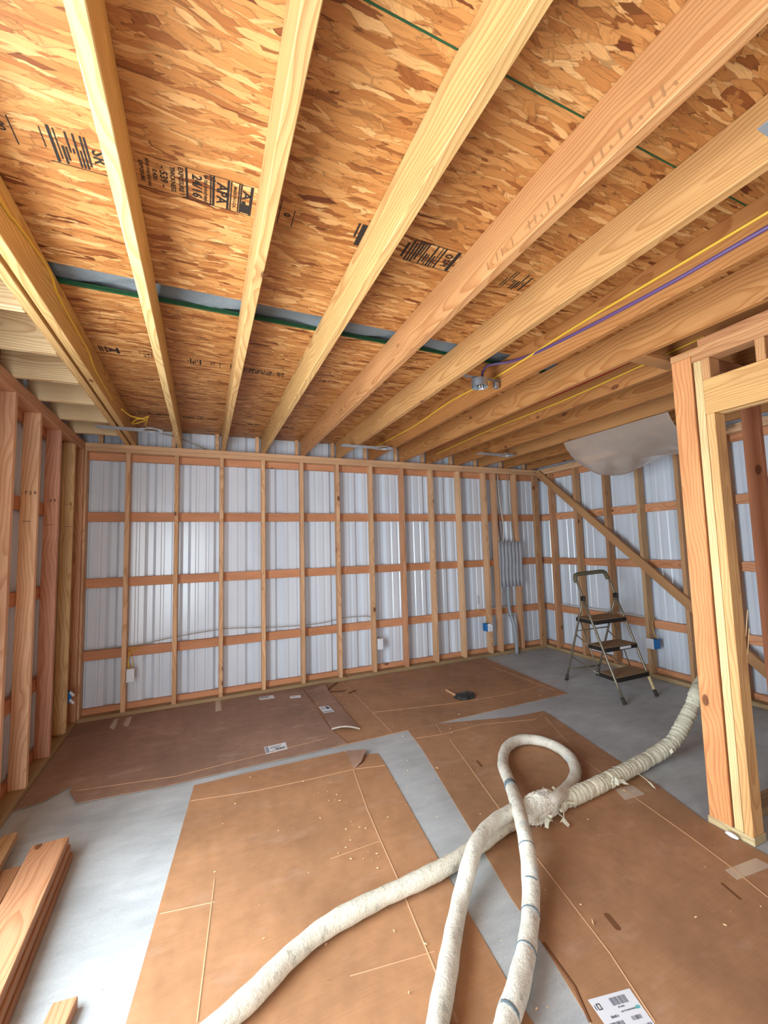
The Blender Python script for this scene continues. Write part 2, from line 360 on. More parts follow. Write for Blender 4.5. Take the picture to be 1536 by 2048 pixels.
JX = [-0.609, -0.223, 0.175, 0.570, 0.990, 1.398, 1.798, 2.196, 2.57, 2.985, 3.37, 3.79, 4.20]
for x in JX[:]: lum('cripple', wb, x - .075, x - .037, D + .051, D + W4, H, ZO - .001, tone(FIR, 8))
lum('cripple', wb, -.90, -.862, D + .051, D + W4, H, ZO - .001, tone(FIR, 8))
# handwriting on the siding
def scribble(parent):
    base = aty(957, 1200, D + .126); pts = []
    for k in range(46):
        t = k / 45; pts.append(base + Vector((0.012 * math.sin(t * 23) + 0.006 * math.sin(t * 61), 0, -0.06 + 0.12 * t + 0.008 * math.cos(t * 31))))
    return tube('handwriting', pts, 0.0016, M['print_black'], parent, seg=5, step=0.004)
scribble(wb)

# ------------------------------------------------------------------ left wall (with the open doorway that lets the daylight in)
wl = tag(empty('wall_left', (XL, 2.0, 0)), 'left wall of reddish open studs before dark metal siding', kind='structure')
OPY0, OPY1 = 0.38, 2.02
lum('bottom_plate', wl, XL - W4, XL, OPY1, D - .001, 0, T2, tone(TREATED)); lum('bottom_plate', wl, XL - W4, XL, YF, OPY0, 0, T2, tone(TREATED))
lum('top_plate', wl, XL - W4, XL, YF, D - .001, H - .076, H - .0385, tone(FIRRED)); lum('top_plate', wl, XL - W4, XL, YF, D - .001, H - .038, H, tone(FIRRED))
for y, c in [(2.10, FIRRED), (2.51, FIRRED), (2.915, (236, 184, 146)), (3.31, (238, 190, 150)), (3.73, (224, 166, 138)), (4.375, (214, 156, 116)), (OPY1 + .04, FIR), (OPY1, FIR), (OPY0 - .04, FIR), (OPY0 - .08, FIR), (-.1, FIR), (-.5, FIR), (-1.0, FIR), (-1.4, FIR)]:
    lum('stud', wl, XL - W4, XL, y, y + T2, T2, H - .076, tone(c, 5))
lum('stud', wl, XL - W4 - .005, XL, 4.09, 4.15, T2, H - .076, tone((222, 186, 134), 4), bev=0.018)
lum('header', wl, XL - W4, XL, OPY0 - .04, OPY1 + .04, 2.07, 2.07 + W8, tone(PINE))
for a, b in GZ:
    lum('girt', wl, XL - .127, XL - W4 - .001, OPY1, D + .088, a, b, tone((206, 140, 102), 8))
    lum('girt', wl, XL - .127, XL - W4 - .001, YF, OPY0, a, b, tone((206, 140, 102), 8))
siding_run(wl, 'y', XL - .129, -1, OPY1, D + .16, 0.0, 2.70, 0.1); siding_run(wl, 'y', XL - .129, -1, YF - .1, OPY0, 0.0, 2.70, 0.1)
siding_run(wl, 'y', XL - .129, -1, OPY0, OPY1, 2.07, 2.70, 0.1)

# ------------------------------------------------------------------ right wall
wr = tag(empty('wall_right', (XR, 2.0, 0)), 'right wall of open studs with a diagonal brace over white metal siding', kind='structure')
lum('bottom_plate', wr, XR, XR + W4, YF, D - .001, 0, T2, tone(TREATED))
lum('top_plate', wr, XR, XR + W4, YF, D - .001, H - .076, H - .0385, tone(FIR)); lum('top_plate', wr, XR, XR + W4, YF, D - .001, H - .038, H, tone(FIR))
for yl, c in [(4.25, (204, 150, 108)), (3.835, (196, 148, 106)), (3.41, (198, 148, 104)), (3.005, (206, 166, 122)), (2.59, (206, 158, 112)), (2.165, (176, 124, 84)), (1.75, FIRRED), (1.46, FIRRED), (1.17, FIR), (.76, FIR), (.35, FIR), (-.06, FIR), (-.47, FIR), (-.88, FIR), (-1.29, FIR)]:
    lum('stud', wr, XR, XR + W4, yl - T2, yl, T2, H - .076, tone(c, 5))
for a, b in GZ:
    lum('girt', wr, XR + W4 + .001, XR + .127, YF, 2.2, a, b, tone(GIRT, 8)); lum('girt', wr, XR + W4 + .001, XR + .127, 2.203, D + .088, a, b, tone(GIRT, 8))
siding_run(wr, 'y', XR + .129, 1, YF - .1, D + .16, 0.0, 2.70, 0.21)
beam('diagonal_brace', wr, (XR - .020, 4.385, 2.41), (XR - .020, 1.66, 0.055), T2, W4, (1, 0, 0), wlin(196, 146, 98))

# ------------------------------------------------------------------ front wall behind the camera, with its open bay
wf = tag(empty('wall_front', (0, YF, 0)), 'front wall with an open bay', kind='structure')
def fbox(x0, x1, z0, z1): lum('sheathing', wf, x0, x1, YF - .02, YF, z0, z1, g(1), M['osb'])
fbox(XL - .13, -0.92, 0, 2.7); fbox(0.02, XR + .13, 0, 2.7); fbox(-0.92, 0.02, 2.13, 2.7)

# ------------------------------------------------------------------ ceiling: joists and sheathing
ce = tag(empty('ceiling', (0, 0, ZO)), 'open ceiling of wood joists under strand board sheathing', kind='structure')
jc = [(220, 176, 110), (230, 192, 126), (212, 166, 104), (212, 166, 102), (202, 142, 88), (204, 150, 90), (184, 120, 62), (196, 134, 74), (178, 116, 60), (180, 118, 62), (194, 136, 80), (184, 124, 68), (180, 122, 68)]  # joists toward the right coloured darker, daylight fall-off put into the colours
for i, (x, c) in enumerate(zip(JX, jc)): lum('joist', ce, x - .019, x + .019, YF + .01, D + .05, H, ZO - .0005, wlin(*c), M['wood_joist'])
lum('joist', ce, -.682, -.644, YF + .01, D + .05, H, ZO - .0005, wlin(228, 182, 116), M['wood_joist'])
for y in [0.05, 0.45, 0.85, 1.25, 1.65, 2.05, 2.47, 2.87, 3.26, 3.68, 4.08]:
    lum('blocking', ce, XL - .06, -.684, y, y + T2, H, ZO - .0005, tone((242, 214, 164), 8), M['wood_joist'])
lum('blocking', ce, 2.217, 2.55, 1.42, 1.509, H + .001, H + T2, wlin(190, 134, 80), M['wood_joist'])
rows = [(YF - .02, -.481), (-.478, .7385), (.7425, 1.985), (2.125, 3.345), (3.348, D + .125)]
osb_panels = []
for r, (y0, y1) in enumerate(rows):
    xs = [XL - .13, JX[[3, 5, 2, 4, 1][r]], JX[[8, 11, 8, 10, 7][r]], XR + .13]
    for a, b in zip(xs, xs[1:]):
        a2, b2 = a + .001, b - .001; z0, z1 = ZO, ZO + .018
        me = pyd('osb_panel', [(a2, y0, z0), (b2, y0, z0), (b2, y1, z0), (a2, y1, z0), (a2, y0, z1), (b2, y0, z1), (b2, y1, z1), (a2, y1, z1)],
                 [(3, 2, 1, 0), (4, 5, 6, 7), (0, 1, 5, 4), (1, 2, 6, 5), (2, 3, 7, 6), (3, 0, 4, 7)])
        me.materials.append(M['osb']); me.materials.append(M['green_edge'])
        for p in me.polygons:
            if p.index in (2, 4): p.material_index = 1
        o = link('osb_panel', me, None, ce); osb_panels.append((o, a2, b2, y0, y1))
# painted green bead along the seams
for (ya, yb, za, zb) in [(2.121, 2.131, ZO - .003, ZO + .002), (.7380, .7430, ZO - .001, ZO + .002)]:
    for a, b in zip(JX, JX[1:]):
        lum('seam_paint', ce, a + .02, b - .02, ya, yb, za, zb, g(1), M['green_edge'], bev=0)
# grey vapour film seen through the open seam
fv, ff = [], []; nx, ny = 120, 6
for i in range(nx + 1):
    for j in range(ny + 1):
        x = XL - .1 + (XR - XL + .2) * i / nx; y = 1.95 + .22 * j / ny
        fv.append((x, y, ZO + .030 + .010 * math.sin(x * 9 + j) + .007 * math.sin(x * 23 + j * 2.1)))
for i in range(nx):
    for j in range(ny):
        a = i * (ny + 1) + j; ff.append((a, a + 1, a + ny + 2, a + ny + 1))
link('vapour_film', pyd('vapour_film', fv, ff), M['film_grey'], ce, smooth=True)
# deck over the sheathing (upper storey side, keeps daylight out)
lum('deck_cover', ce, XL - .13, XR + .13, YF - .02, D + .16, ZO + .06, ZO + .08, g(1), M['osb'])

# printed grade stamps on the sheathing
def text_mesh(body, size):
    c = bpy.data.curves.new('t', 'FONT'); c.body = body; c.size = size; c.align_x = 'CENTER'; c.align_y = 'CENTER'; c.resolution_u = 2; c.offset = size * 0.022
    o = bpy.data.objects.new('t', c); col.objects.link(o); dg = bpy.context.evaluated_depsgraph_get()
    me = bpy.data.meshes.new_from_object(o.evaluated_get(dg)); bpy.data.objects.remove(o); bpy.data.curves.remove(c); return me
def stamp(items, z=ZO - .0012):
    """items: ('t', text, x, y, size, stretch) or ('b', x0, x1, y0, y1); one flat printed mark, read from below"""
    bm = bmesh.new()
    for it in items:
        if it[0] == 't':
            me = text_mesh(it[1], it[4]); R = Matrix(((0, it[5], 0, it[2]), (it[6] if len(it) > 6 else 1, 0, 0, it[3]), (0, 0, -1, z), (0, 0, 0, 1)))
            me.transform(R); bm.from_mesh(me); bpy.data.meshes.remove(me)
        else:
            _, a, b, c, d = it; vs_ = [bm.verts.new(q) for q in ((a, c, z), (a, d, z), (b, d, z), (b, c, z))]; bm.faces.new(vs_)
    me = bm_mesh('printed_stamp', bm)
    xs = [v.co.x for v in me.vertices]; ys = [v.co.y for v in me.vertices]; mx, my = sum(xs) / len(xs), sum(ys) / len(ys)
    par = ce
    for o, a, b, c, d in osb_panels:
        if a <= mx <= b and c <= my <= d: par = o
    return tag(link('printed_stamp', me, M['stamp_ink'], par), 'black printed grade stamp')
def bars(x0, x1, y0, y1, n, seed):
    rr = random.Random(seed); out = []; x = x0; st = (x1 - x0) / n
    for k in range(n):
        wd = st * rr.uniform(.3, .75); a = y0 + (y1 - y0) * rr.choice([0, 0, .1, .45]); b = y1 - (y1 - y0) * rr.choice([0, 0, .12, .4])
        if b > a: out.append(('b', x, x + wd, a, b))
        x += st
    return out
yc = 1.383; y0, y1 = 1.322, 1.442
L = [('b', -.196, .145, y0 - .003, y0 - .0015), ('b', -.196, .145, y1 + .0015, y1 + .003)]
L += [('t', 'EXPOSURE', -.186, yc, .016, 1), ('t', 'SIZED FOR SPACING', -.168, yc, .0115, 1), ('t', '0.420', -.150, yc, .018, 1), ('t', '- 539 -', -.126, yc, .030, 1), ('t', 'THICKNESS', -.100, yc, .019, 1), ('t', 'EXPOSURE 1', -.076, yc, .020, 1), ('b', -.062, -.056, y0, y1),
      ('t', '24/16', -.030, yc, .040, 1), ('t', 'RATED SHEATHING', -.004, yc, .0125, 1), ('b', .010, .014, y0, y1), ('b', .017, .024, y0, y1), ('t', 'APA', .045, yc, .046, 1), ('b', .062, .069, y0, y1), ('b', .072, .076, y0, y1), ('t', 'MADE IN U.S.A.', .086, yc, .0135, 1), ('b', .097, .101, y0, y1)]
# the boxed letter mark: black box with a pale A left open
L += [('b', .103, .108, y0, y1), ('b', .134, .143, y0, y1), ('t', 'A', .122, yc - .022, .036, 1, 1.5), ('b', .108, .134, y1 - .042, y1 - .004), ('b', .110, .122, y1 - .055, y1 - .042)]
stamp(L)
stamp([('b', -.431, -.428, 1.335, 1.40), ('b', -.412, -.404, 1.322, 1.442)] + bars(-.398, -.318, 1.326, 1.44, 9, 3) + [('t', 'SR', -.298, 1.385, .046, 1), ('t', 'I', -.276, 1.42, .03, 1), ('b', -.43, -.27, 1.444, 1.446)])
stamp([('t', '00', -.525, 1.37, .03, 1), ('b', -.500, -.497, 1.33, 1.42)])
stamp([('b', .728, .738, 1.35, 1.43), ('b', .748, .756, 1.33, 1.442)] + bars(.762, .900, 1.328, 1.442, 11, 5) + [('t', 'SFI', .925, 1.40, .04, 1), ('t', '0', .920, 1.36, .05, 1), ('b', .945, .962, 1.328, 1.44), ('b', .75, .962, 1.324, 1.327), ('b', .75, .962, 1.443, 1.446)])
stamp([('b', .235, .238, 1.33, 1.44), ('t', '0', .262, 1.39, .035, 1), ('b', .285, .288, 1.36, 1.44)])
stamp(bars(1.24, 1.36, 1.33, 1.44, 9, 8))
stamp([('b', .515, .523, 1.33, 1.40), ('b', .53, .55, 1.33, 1.44)])
y0, y1 = 2.725, 2.80
stamp([('b', -.565, -.558, y0, y1), ('b', -.552, -.546, y0, y1), ('t', 'A', -.505, 2.762, .07, 1, 1.2), ('b', -.535, -.528, y0, y1), ('b', -.480, -.466, y0, y1)])
stamp([('b', -.36, -.357, y0, y1 - .03), ('t', 'T-I', -.33, 2.77, .05, 1), ('b', -.30, -.297, y0, y1)])
stamp(bars(-.10, -.02, y0, y1, 6, 11) + [('t', 'T-I', .04, 2.76, .04, 1), ('b', .085, .089, y0, y1)])
stamp([('b', .15, .155, y0, y1)] + bars(.225, .50, y0 + .02, y1 + .02, 26, 13))
stamp(bars(.62, .66, y0 + .02, y1 + .02, 4, 15) + [('t', 'H', .78, 2.79, .05, 1), ('b', .75, .753, y0 + .02, y1 + .02), ('b', .815, .818, y0 + .02, y1 + .02)])
stamp(bars(-.52, -.27, 3.94, 4.00, 22, 17)); stamp(bars(-.18, .06, 3.95, 4.01, 20, 19) + [('t', '-[]', .085, 3.98, .05, 1)]); stamp(bars(.36, .50, 4.0, 4.05, 12, 21)); stamp(bars(.62, .82, 4.0, 4.05, 16, 23))
# pencilled marks on the left wall studs
simple('pencil', (96, 66, 52), 0.8)
for (px_, py_, lx, ly, yy, tx) in ((58, 986, 53, 1043, 3.31, '. 7 2 9'), (103, 1001, 98, 1050, 3.73, '. 2 9'), (136, 1008, 137, 1054, 4.09, '. - 2')):
    p, q = aty(px_, py_, yy - .0012), aty(lx, ly, yy - .0012); bm = bmesh.new(); me = text_mesh(tx, .030)
    me.transform(Matrix(((1, 0, 0, max(p.x, XL - .052)), (0, 0, -1, p.y), (0, 1, 0, p.z), (0, 0, 0, 1)))); bm.from_mesh(me); bpy.data.meshes.remove(me); qx = max(q.x, XL - .050)
    bm.faces.new([bm.verts.new(v_) for v_ in ((qx - .022, q.y, q.z), (qx + .022, q.y, q.z), (qx + .022, q.y, q.z + .003), (qx - .022, q.y, q.z + .003))])
    link('pencil_mark', bm_mesh('pencil_mark', bm), M['pencil'], wl)
# ink marks on the fourth joist's side
bm = bmesh.new()
for k in range(26):
    y = 0.50 + k * .027
    if 9 < k < 12 or 17 < k < 20: continue
    x = JX[4] - .0195; a = [bm.verts.new(q) for q in ((x, y, H + .018), (x, y + .006, H + .018), (x, y + .012, H + .052 - .02 * (k % 3 == 0)), (x, y + .006, H + .052 - .02 * (k % 3 == 0)))]; bm.faces.new(a)
link('ink_marks', bm_mesh('ink_marks', bm), simple('faint_ink', (150, 104, 64), 0.7), ce)

# ------------------------------------------------------------------ partition with the door opening on the right
PX0, PX1 = 2.38, 2.469
wp = tag(empty('wall_partition', (PX0, 1.3, 0)), 'end of an interior partition with header and door opening', kind='structure')
PALE = (246, 214, 152); ORG = (240, 182, 124)
lum('bottom_plate', wp, PX0, PX1 + .01, 1.200, 1.398, 0, T2, wlin(206, 186, 140))
lum('corner_stud', wp, PX0, PX0 + T2, 1.290, 1.389, T2, 2.422, wlin(236, 160, 100)); lum('corner_stud', wp, PX1 - T2, PX1, 1.290, 1.389, T2, 2.422, wlin(214, 160, 108))
lum('king_stud', wp, PX0 + .002, PX1, 1.2435, 1.2805, T2, 2.384, wlin(*PALE)); lum('trimmer', wp, PX0 - .001, PX1, 1.202, 1.240, T2, 2.089, wlin(240, 184, 118))
for yj in (0.215,): lum('trimmer', wp, PX0, PX1, yj, yj + T2, T2, 2.089, wlin(*ORG)); lum('king_stud', wp, PX0, PX1, yj - .039, yj - .001, T2, 2.384, wlin(*PALE)); lum('bottom_plate', wp, PX0, PX1, -1.55, yj + T2, 0, T2, wlin(206, 186, 140))
lum('header', wp, PX0, PX0 + T2, 0.215, 1.242, 2.09, 2.274, wlin(228, 174, 106)); lum('header', wp, PX1 - T2, PX1, 0.215, 1.242, 2.09, 2.274, wlin(226, 180, 120))
for y in (1.204, .975, .57): lum('cripple', wp, PX0, PX1, y, y + T2, 2.275, 2.384, wlin(214, 156, 102))
lum('top_plate', wp, PX0, PX1, -1.55, 1.288, 2.385, 2.4225, wlin(206, 146, 96)); lum('top_plate', wp, PX0, PX1, -1.55, 1.392, 2.423, 2.4605, wlin(218, 158, 104)); lum('top_plate', wp, PX0, PX1, -1.55, 1.252, 2.461, 2.4985, wlin(208, 142, 94))
lum('king_stud', wp, PX0, PX1, -.66, -.62, T2, 2.384, wlin(*ORG))
# the cross partition that runs from the post to the right wall
lum('bottom_plate', wp, PX1 + .012, XR - .001, 1.300, 1.389, 0, T2, wlin(178, 150, 110))
lum('top_plate', wp, PX1 + .001, XR - .001, 1.300, 1.389, 2.385, 2.4225, wlin(206, 150, 104)); lum('top_plate', wp, PX1 + .001, XR - .001, 1.300, 1.389, 2.423, 2.4605, wlin(206, 150, 104))
for x, c in ((2.630, (170, 118, 80)), (3.020, (198, 128, 90)), (3.43, (200, 140, 98)), (3.83, (200, 140, 98)), (4.285, (200, 140, 98))): lum('stud', wp, x, x + T2, 1.300, 1.389, T2, 2.384, wlin(*c))
# splinters at the trimmer's torn edge
for z in (1.02, 0.93): beam('splinter', wp, (PX1 + .004, 1.203, z - .06), (PX1 + .018, 1.192, z + .07), .004, .003, (1, 0, 0), wlin(240, 206, 150))

# ------------------------------------------------------------------ cardboard sheets on the floor
def sheet(name, px, label, mat, z=0.0, th=0.004, xy=None):
    pts = [tuple(atz(x, y, 0)[:2]) for x, y in px] if xy is None else xy
    o = link(name, slab_poly(pts, z + .0005, z + th), M[mat]); tag(o, label, 'cardboard', 'cardboard laid on the slab'); return o
def crease(par, p0, p1, z, wdt=.006, mat='crease', name='crease'):
    a, b = Vector((p0[0], p0[1], z)), Vector((p1[0], p1[1], z)); d = (b - a).normalized(); n = Vector((-d.y, d.x, 0)) * wdt / 2
    v = [a - n, a + n, b + n, b - n, a + Vector((0, 0, .0022)), b + Vector((0, 0, .0022))]
    return link(name, pyd('crease', v, [(0, 4, 5, 3), (4, 1, 2, 5), (0, 1, 4), (3, 5, 2), (0, 3, 2, 1)]), M[mat], par)
def cpx(par, pts, z, wdt=.006, mat='crease'):
    q = [atz(x, y, 0) for x, y in pts]
    for a, b in zip(q, q[1:]): crease(par, a, b, z, wdt, mat)
TH = .0045
cA2 = sheet('cardboard_sheet', None, 'wide brown cardboard sheet along the back wall with a scrap tin lying on it', 'cardboard', 0, TH, [(0.86, 3.03), (3.196, 3.039), (3.274, 4.40), (0.93, 4.40)])
cA1 = sheet('cardboard_sheet', None, 'dusty grey-brown cardboard sheet in the back left corner, cut at its front edge', 'cardboard_grey', TH, TH, [(-.981, 3.13), (-.852, 3.165), (-.753, 3.284), (-.735, 3.20), (-.671, 3.055), (-.227, 3.013), (.334, 3.022), (.672, 3.02), (.985, 3.03), (.94, 3.36), (.945, 4.415), (-.981, 4.418)])
cpx(cA1, [(150, 1585), (350, 1556), (500, 1518), (655, 1478)], TH * 2 - .0005, .004); cpx(cA2, [(692, 1372), (745, 1425), (783, 1465)], TH); cpx(cA2, [(745, 1426), (905, 1408), (1020, 1389), (1120, 1362)], TH, .004)
cpx(cA2, [(985, 1334), (1110, 1382)], TH, .005); cpx(cA2, [(655, 1460), (672, 1490)], TH + .0003)
# loose overlapping flap, its front end curled up
fx0, fx1 = .945, 1.165; fy1, fy0 = 4.395, 3.20; v, f = [], []; n = 26; m = 6
for i in range(n + 1):
    t = i / n; y = fy1 + (fy0 - fy1) * t
    for j in range(m + 1):
        s_ = j / m; x = fx0 + (fx1 - fx0) * s_ - .02 * t + .03 * math.sin(t * 3) * (1 - s_); lift = .026 * max(0, (t - .62) / .38) ** 2 * (0.25 + .75 * math.sin(s_ * math.pi)) + .028 * max(0, 1 - abs(t - .1) / .1) * s_
        v.append((x + .06 * (1 - s_) * max(0, t - .8), y + .10 * (1 - s_) * (t > .86) * (t - .86) / .14, TH * 2 + .0050 + lift))
for i in range(n):
    for j in range(m): a = i * (m + 1) + j; f.append((a, a + m + 1, a + m + 2, a + 1))
flap = link('cardboard_flap', pyd('flap', v, f), M['cardboard_grey']); flap.modifiers.new('thickness', 'SOLIDIFY').thickness = .004
tag(flap, 'narrow dark cardboard flap with a curled front end and a white label', 'cardboard', 'cardboard laid on the slab')
v2 = [Vector(p) for p in v[n * (m + 1):(n + 1) * (m + 1)]]
link('torn_edge', pyd('torn_edge', v2 + [p + Vector((0, -.006, -.010)) for p in v2], [(k, k + 1, k + m + 2, k + m + 1) for k in range(m)]), M['cardboard_edge'], flap)
for a, b in [((616, 1388), (642, 1378)), ((655, 1381), (675, 1366)), ((697, 1388), (712, 1382)), ((660, 1385), (690, 1383))]:
    p, q = atz(*a, 0), atz(*b, 0); crease(cA2, p, q, TH * 2, .03, 'cardboard_torn', 'torn_corner')
cC = sheet('cardboard_sheet', None, 'large cardboard sheet under the hoses in the middle of the floor with a folded corner', 'cardboard_orange', 0, TH, [(-.044, 2.951), (.326, 2.951), (.941, 2.935), (1.045, 2.828), (1.129, 2.801), (1.122, 2.663), (1.033, 1.976), (.983, 1.595), (.937, 1.226), (.905, .85), (-.38, .95), (-.21, 1.621)])
cpx(cC, [(382, 1603), (512, 1583), (620, 1560), (707, 1540)], TH, .010); cpx(cC, [(707, 1540), (735, 1620), (762, 1683), (795, 1757), (819, 1817), (875, 1953), (915, 2048)], TH, .010)
cpx(cC, [(430, 1760), (395, 2048)], TH, .008); cpx(cC, [(320, 1830), (430, 1806)], TH, .004); cpx(cC, [(707, 1540), (770, 1532)], TH, .006); cpx(cC, [(660, 1720), (762, 1683)], TH, .004); cpx(cC, [(700, 1955), (870, 1905)], TH, .004)
q = [atz(*p, 0) for p in ((692, 1503), (732, 1508), (724, 1528), (708, 1540))]
fo = link('corner_fold', pyd('fold', [q[0] + Vector((0, 0, TH)), q[1] + Vector((0, 0, .03)), q[2] + Vector((0, 0, .022)), q[3] + Vector((0, 0, TH + .001))], [(0, 3, 2, 1)]), M['cardboard_grey'], cC); fo.modifiers.new('t', 'SOLIDIFY').thickness = .003
cR = sheet('cardboard_sheet', None, 'big cardboard sheet with hand slots and a shipping label beside the partition post', 'cardboard', 0, TH, [(1.482, 3.026), (1.437, 2.709), (1.248, 1.831), (1.166, 1.462), (1.132, 1.233), (1.083, 1.018), (1.04, .72), (2.36, .70), (2.366, 1.146), (2.372, 1.40), (2.465, 1.705), (2.528, 2.067), (2.669, 2.717), (2.684, 2.826), (2.365, 2.852), (1.76, 3.022)])
ZR = TH
cpx(cR, [(1090, 1435), (1167, 1520), (1271, 1597), (1387, 1680), (1454, 1730), (1536, 1797)], ZR, .006); cpx(cR, [(900, 1480), (1000, 1620), (1101, 1753), (1221, 1910), (1311, 2048)], ZR, .006)
cpx(cR, [(832, 1478), (885, 1470), (960, 1450), (1070, 1440)], ZR, .007); cpx(cR, [(1070, 1440), (1087, 1424)], ZR, .005); cpx(cR, [(885, 1470), (872, 1449)], ZR, .005); cpx(cR, [(1087, 1888), (1150, 1976), (1181, 2048)], ZR, .012, 'cardboard_torn')
def oval(par, c0, c1, wid, z, mat, name):
    a, b = Vector((*atz(*c0, 0)[:2], z)), Vector((*atz(*c1, 0)[:2], z)); d = (b - a).normalized(); nn = Vector((-d.y, d.x, 0)); P = []
    for k in range(9): t = math.pi * (k / 8 + .5); P.append(a + (d * math.cos(t) + nn * math.sin(t)) * wid)
    for k in range(9): t = math.pi * (k / 8 - .5); P.append(b + (d * math.cos(t) + nn * math.sin(t)) * wid)
    bm = bmesh.new(); bm.faces.new([bm.verts.new(p) for p in P]); return link(name, bm_mesh(name, bm), M[mat], par)
oval(cR, (1215, 1834), (1235, 1858), .012, ZR + .0006, 'cardboard_torn', 'hand_slot'); oval(cR, (1445, 1770), (1480, 1800), .006, ZR + .0006, 'cardboard_torn', 'hand_slot'); oval(cR, (955, 1524), (963, 1534), .009, ZR + .0006, 'cardboard_torn', 'hand_slot')
def quadpatch(par, px, z, mat, name, th=.0006):
    P = [atz(x, y, 0) for x, y in px]; return link(name, slab_poly([(p.x, p.y) for p in P], z, z + th), M[mat], par)
quadpatch(cR, [(1450, 1742), (1512, 1718), (1545, 1735), (1475, 1762)], ZR, 'tape_clear', 'tape_strip')
quadpatch(cR, [(1230, 1580), (1265, 1572), (1290, 1590), (1250, 1602)], ZR, 'tape_clear', 'tape_strip')
quadpatch(cA1, [(219, 1458), (228, 1441), (238, 1438), (228, 1462)], TH * 2, 'tape_clear', 'tape_strip'); quadpatch(cA1, [(246, 1453), (253, 1437), (264, 1435), (256, 1456)], TH * 2, 'tape_clear', 'tape_strip'); quadpatch(cA1, [(431, 1425), (431, 1403), (441, 1402), (443, 1423)], TH * 2, 'tape_clear', 'tape_strip')
def label(par, px, z, prints, name='paper_label'):
    """px: four picture corners top-left, top-right, bottom-right, bottom-left; prints in unit label coordinates"""
    P = [atz(x, y, 0) for x, y in px]
    lb = link(name, slab_poly([(p.x, p.y) for p in P], z, z + .0006), M['white_paper'], par)
    by = {}
    def at(u, v_): return P[0].lerp(P[1], u).lerp(P[3].lerp(P[2], u), v_)
    for u0, u1, v0, v1, mt in prints: by.setdefault(mt, []).append((u0, u1, v0, v1))
    for mt, rs in by.items():
        bm = bmesh.new()
        for u0, u1, v0, v1 in rs: bm.faces.new([bm.verts.new((at(u, w_).x, at(u, w_).y, z + .0011)) for u, w_ in ((u0, v1), (u1, v1), (u1, v0), (u0, v0))])
        link('label_print', bm_mesh('label_print', bm), M[mt], par)['kind'] = 'stuff'
    return lb
def code(u0, u1, v0, v1, n, seed, mt='print_grey'):
    rr = random.Random(seed); out = []; st = (u1 - u0) / n
    for k in range(n): out.append((u0 + k * st, u0 + k * st + st * rr.uniform(.3, .8), v0, v1, mt))
    return out
def words(u0, u1, v, h, seed, mt='print_grey'):
    rr = random.Random(seed); out = []; u = u0
    while u < u1: wd = rr.uniform(.01, .022); out.append((u, min(u1, u + wd), v + h * rr.choice([0, 0, .2]), v + h, mt)); u += wd + rr.choice([.006, .006, .02])
    return out
lb = label(cR, [(1176, 2003), (1259, 1980), (1330, 2081), (1247, 2106)], ZR, code(.42, .80, .08, .24, 18, 1) + words(.5, .66, .27, .03, 2) + words(.5, .85, .36, .03, 3) + [(.86, .95, .34, .40, 'teal_ink')] + code(.62, .86, .50, .58, 14, 4) + code(.10, .42, .52, .68, 16, 5) + words(.22, .40, .40, .05, 6) + [(.08, .10, .12, .25, 'print_black'), (.15, .17, .12, .25, 'print_black'), (.10, .15, .12, .14, 'print_black'), (.10, .15, .23, .25, 'print_black'), (.03, .05, .14, .24, 'print_grey')] + words(.5, .95, .68, .05, 7) + words(.1, .9, .80, .04, 8))
label(cA1, [(528, 1497), (571, 1487), (575, 1500), (532, 1511)], TH * 2, code(.03, .18, .08, .9, 3, 11) + words(.25, .8, .2, .12, 12) + words(.22, .7, .4, .1, 13) + code(.45, .95, .55, .85, 14, 14, 'print_black') + words(.22, .4, .78, .12, 15))
label(cA1, [(517, 1397), (546, 1392), (550, 1398), (520, 1402)], TH * 2, [(.05, .65, .25, .5, 'print_grey')]); label(cA1, [(580, 1394), (601, 1392), (602, 1397), (580, 1399)], TH * 2, [(.1, .5, .4, .5, 'print_grey')])
label(flap, [(637, 1418), (657, 1415), (669, 1427), (648, 1430)], TH * 2 + .0075, [(.55, .9, .1, .5, 'print_grey')] + words(.1, .45, .2, .1, 21) + words(.1, .45, .4, .1, 22) + [(.05, .9, .8, .9, 'print_grey')])

# ------------------------------------------------------------------ hoses
HR = .034
def P_(lst, z): return [atz(x, y, z if len_ is None else len_) for x, y, len_ in [(a + (None,))[:3] for a in lst]]
hA = tag(empty('spray_hose', tuple(atz(740, 1815, 0))), 'cloth covered hose running from behind the partition post, its far half wrapped in torn tape', 'hose', 'spray hoses')
zf = HR + .009
far = [(4.16, 2.36, .045), (3.95, 2.26, .16), (3.62, 2.05, .36)] + [tuple(aty(1396, 1380, 1.9)), tuple(aty(1384, 1412, 1.89)), tuple(aty(1368, 1446, 1.88)), tuple(aty(1345, 1484, 1.87)), tuple(atz(1300, 1516, .05)), tuple(atz(1240, 1548, .046)), tuple(atz(1180, 1578, .046)), tuple(atz(1110, 1608, .046))]
near = [tuple(atz(1110, 1608, .046)), tuple(atz(1060, 1632, .044)), tuple(atz(1005, 1655, zf)), tuple(atz(960, 1688, zf)), tuple(atz(900, 1728, zf)), tuple(atz(830, 1764, zf)), tuple(atz(740, 1806, zf)), tuple(atz(650, 1856, zf)), tuple(atz(575, 1918, zf)), tuple(atz(515, 1980, zf)), tuple(atz(455, 2035, zf)), tuple(atz(395, 2085, zf)), tuple(atz(300, 2150, zf))]
rnd_ = random.Random(4)
tube('hose_body', near, lambda i, k: HR * (1 + .05 * math.sin(i * .35) + .03 * math.sin(i * 1.3 + k)), M['hose_cloth'], hA, 16, .02)
wr_ = [rnd_.uniform(-.006, .007) for _ in range(4000)]
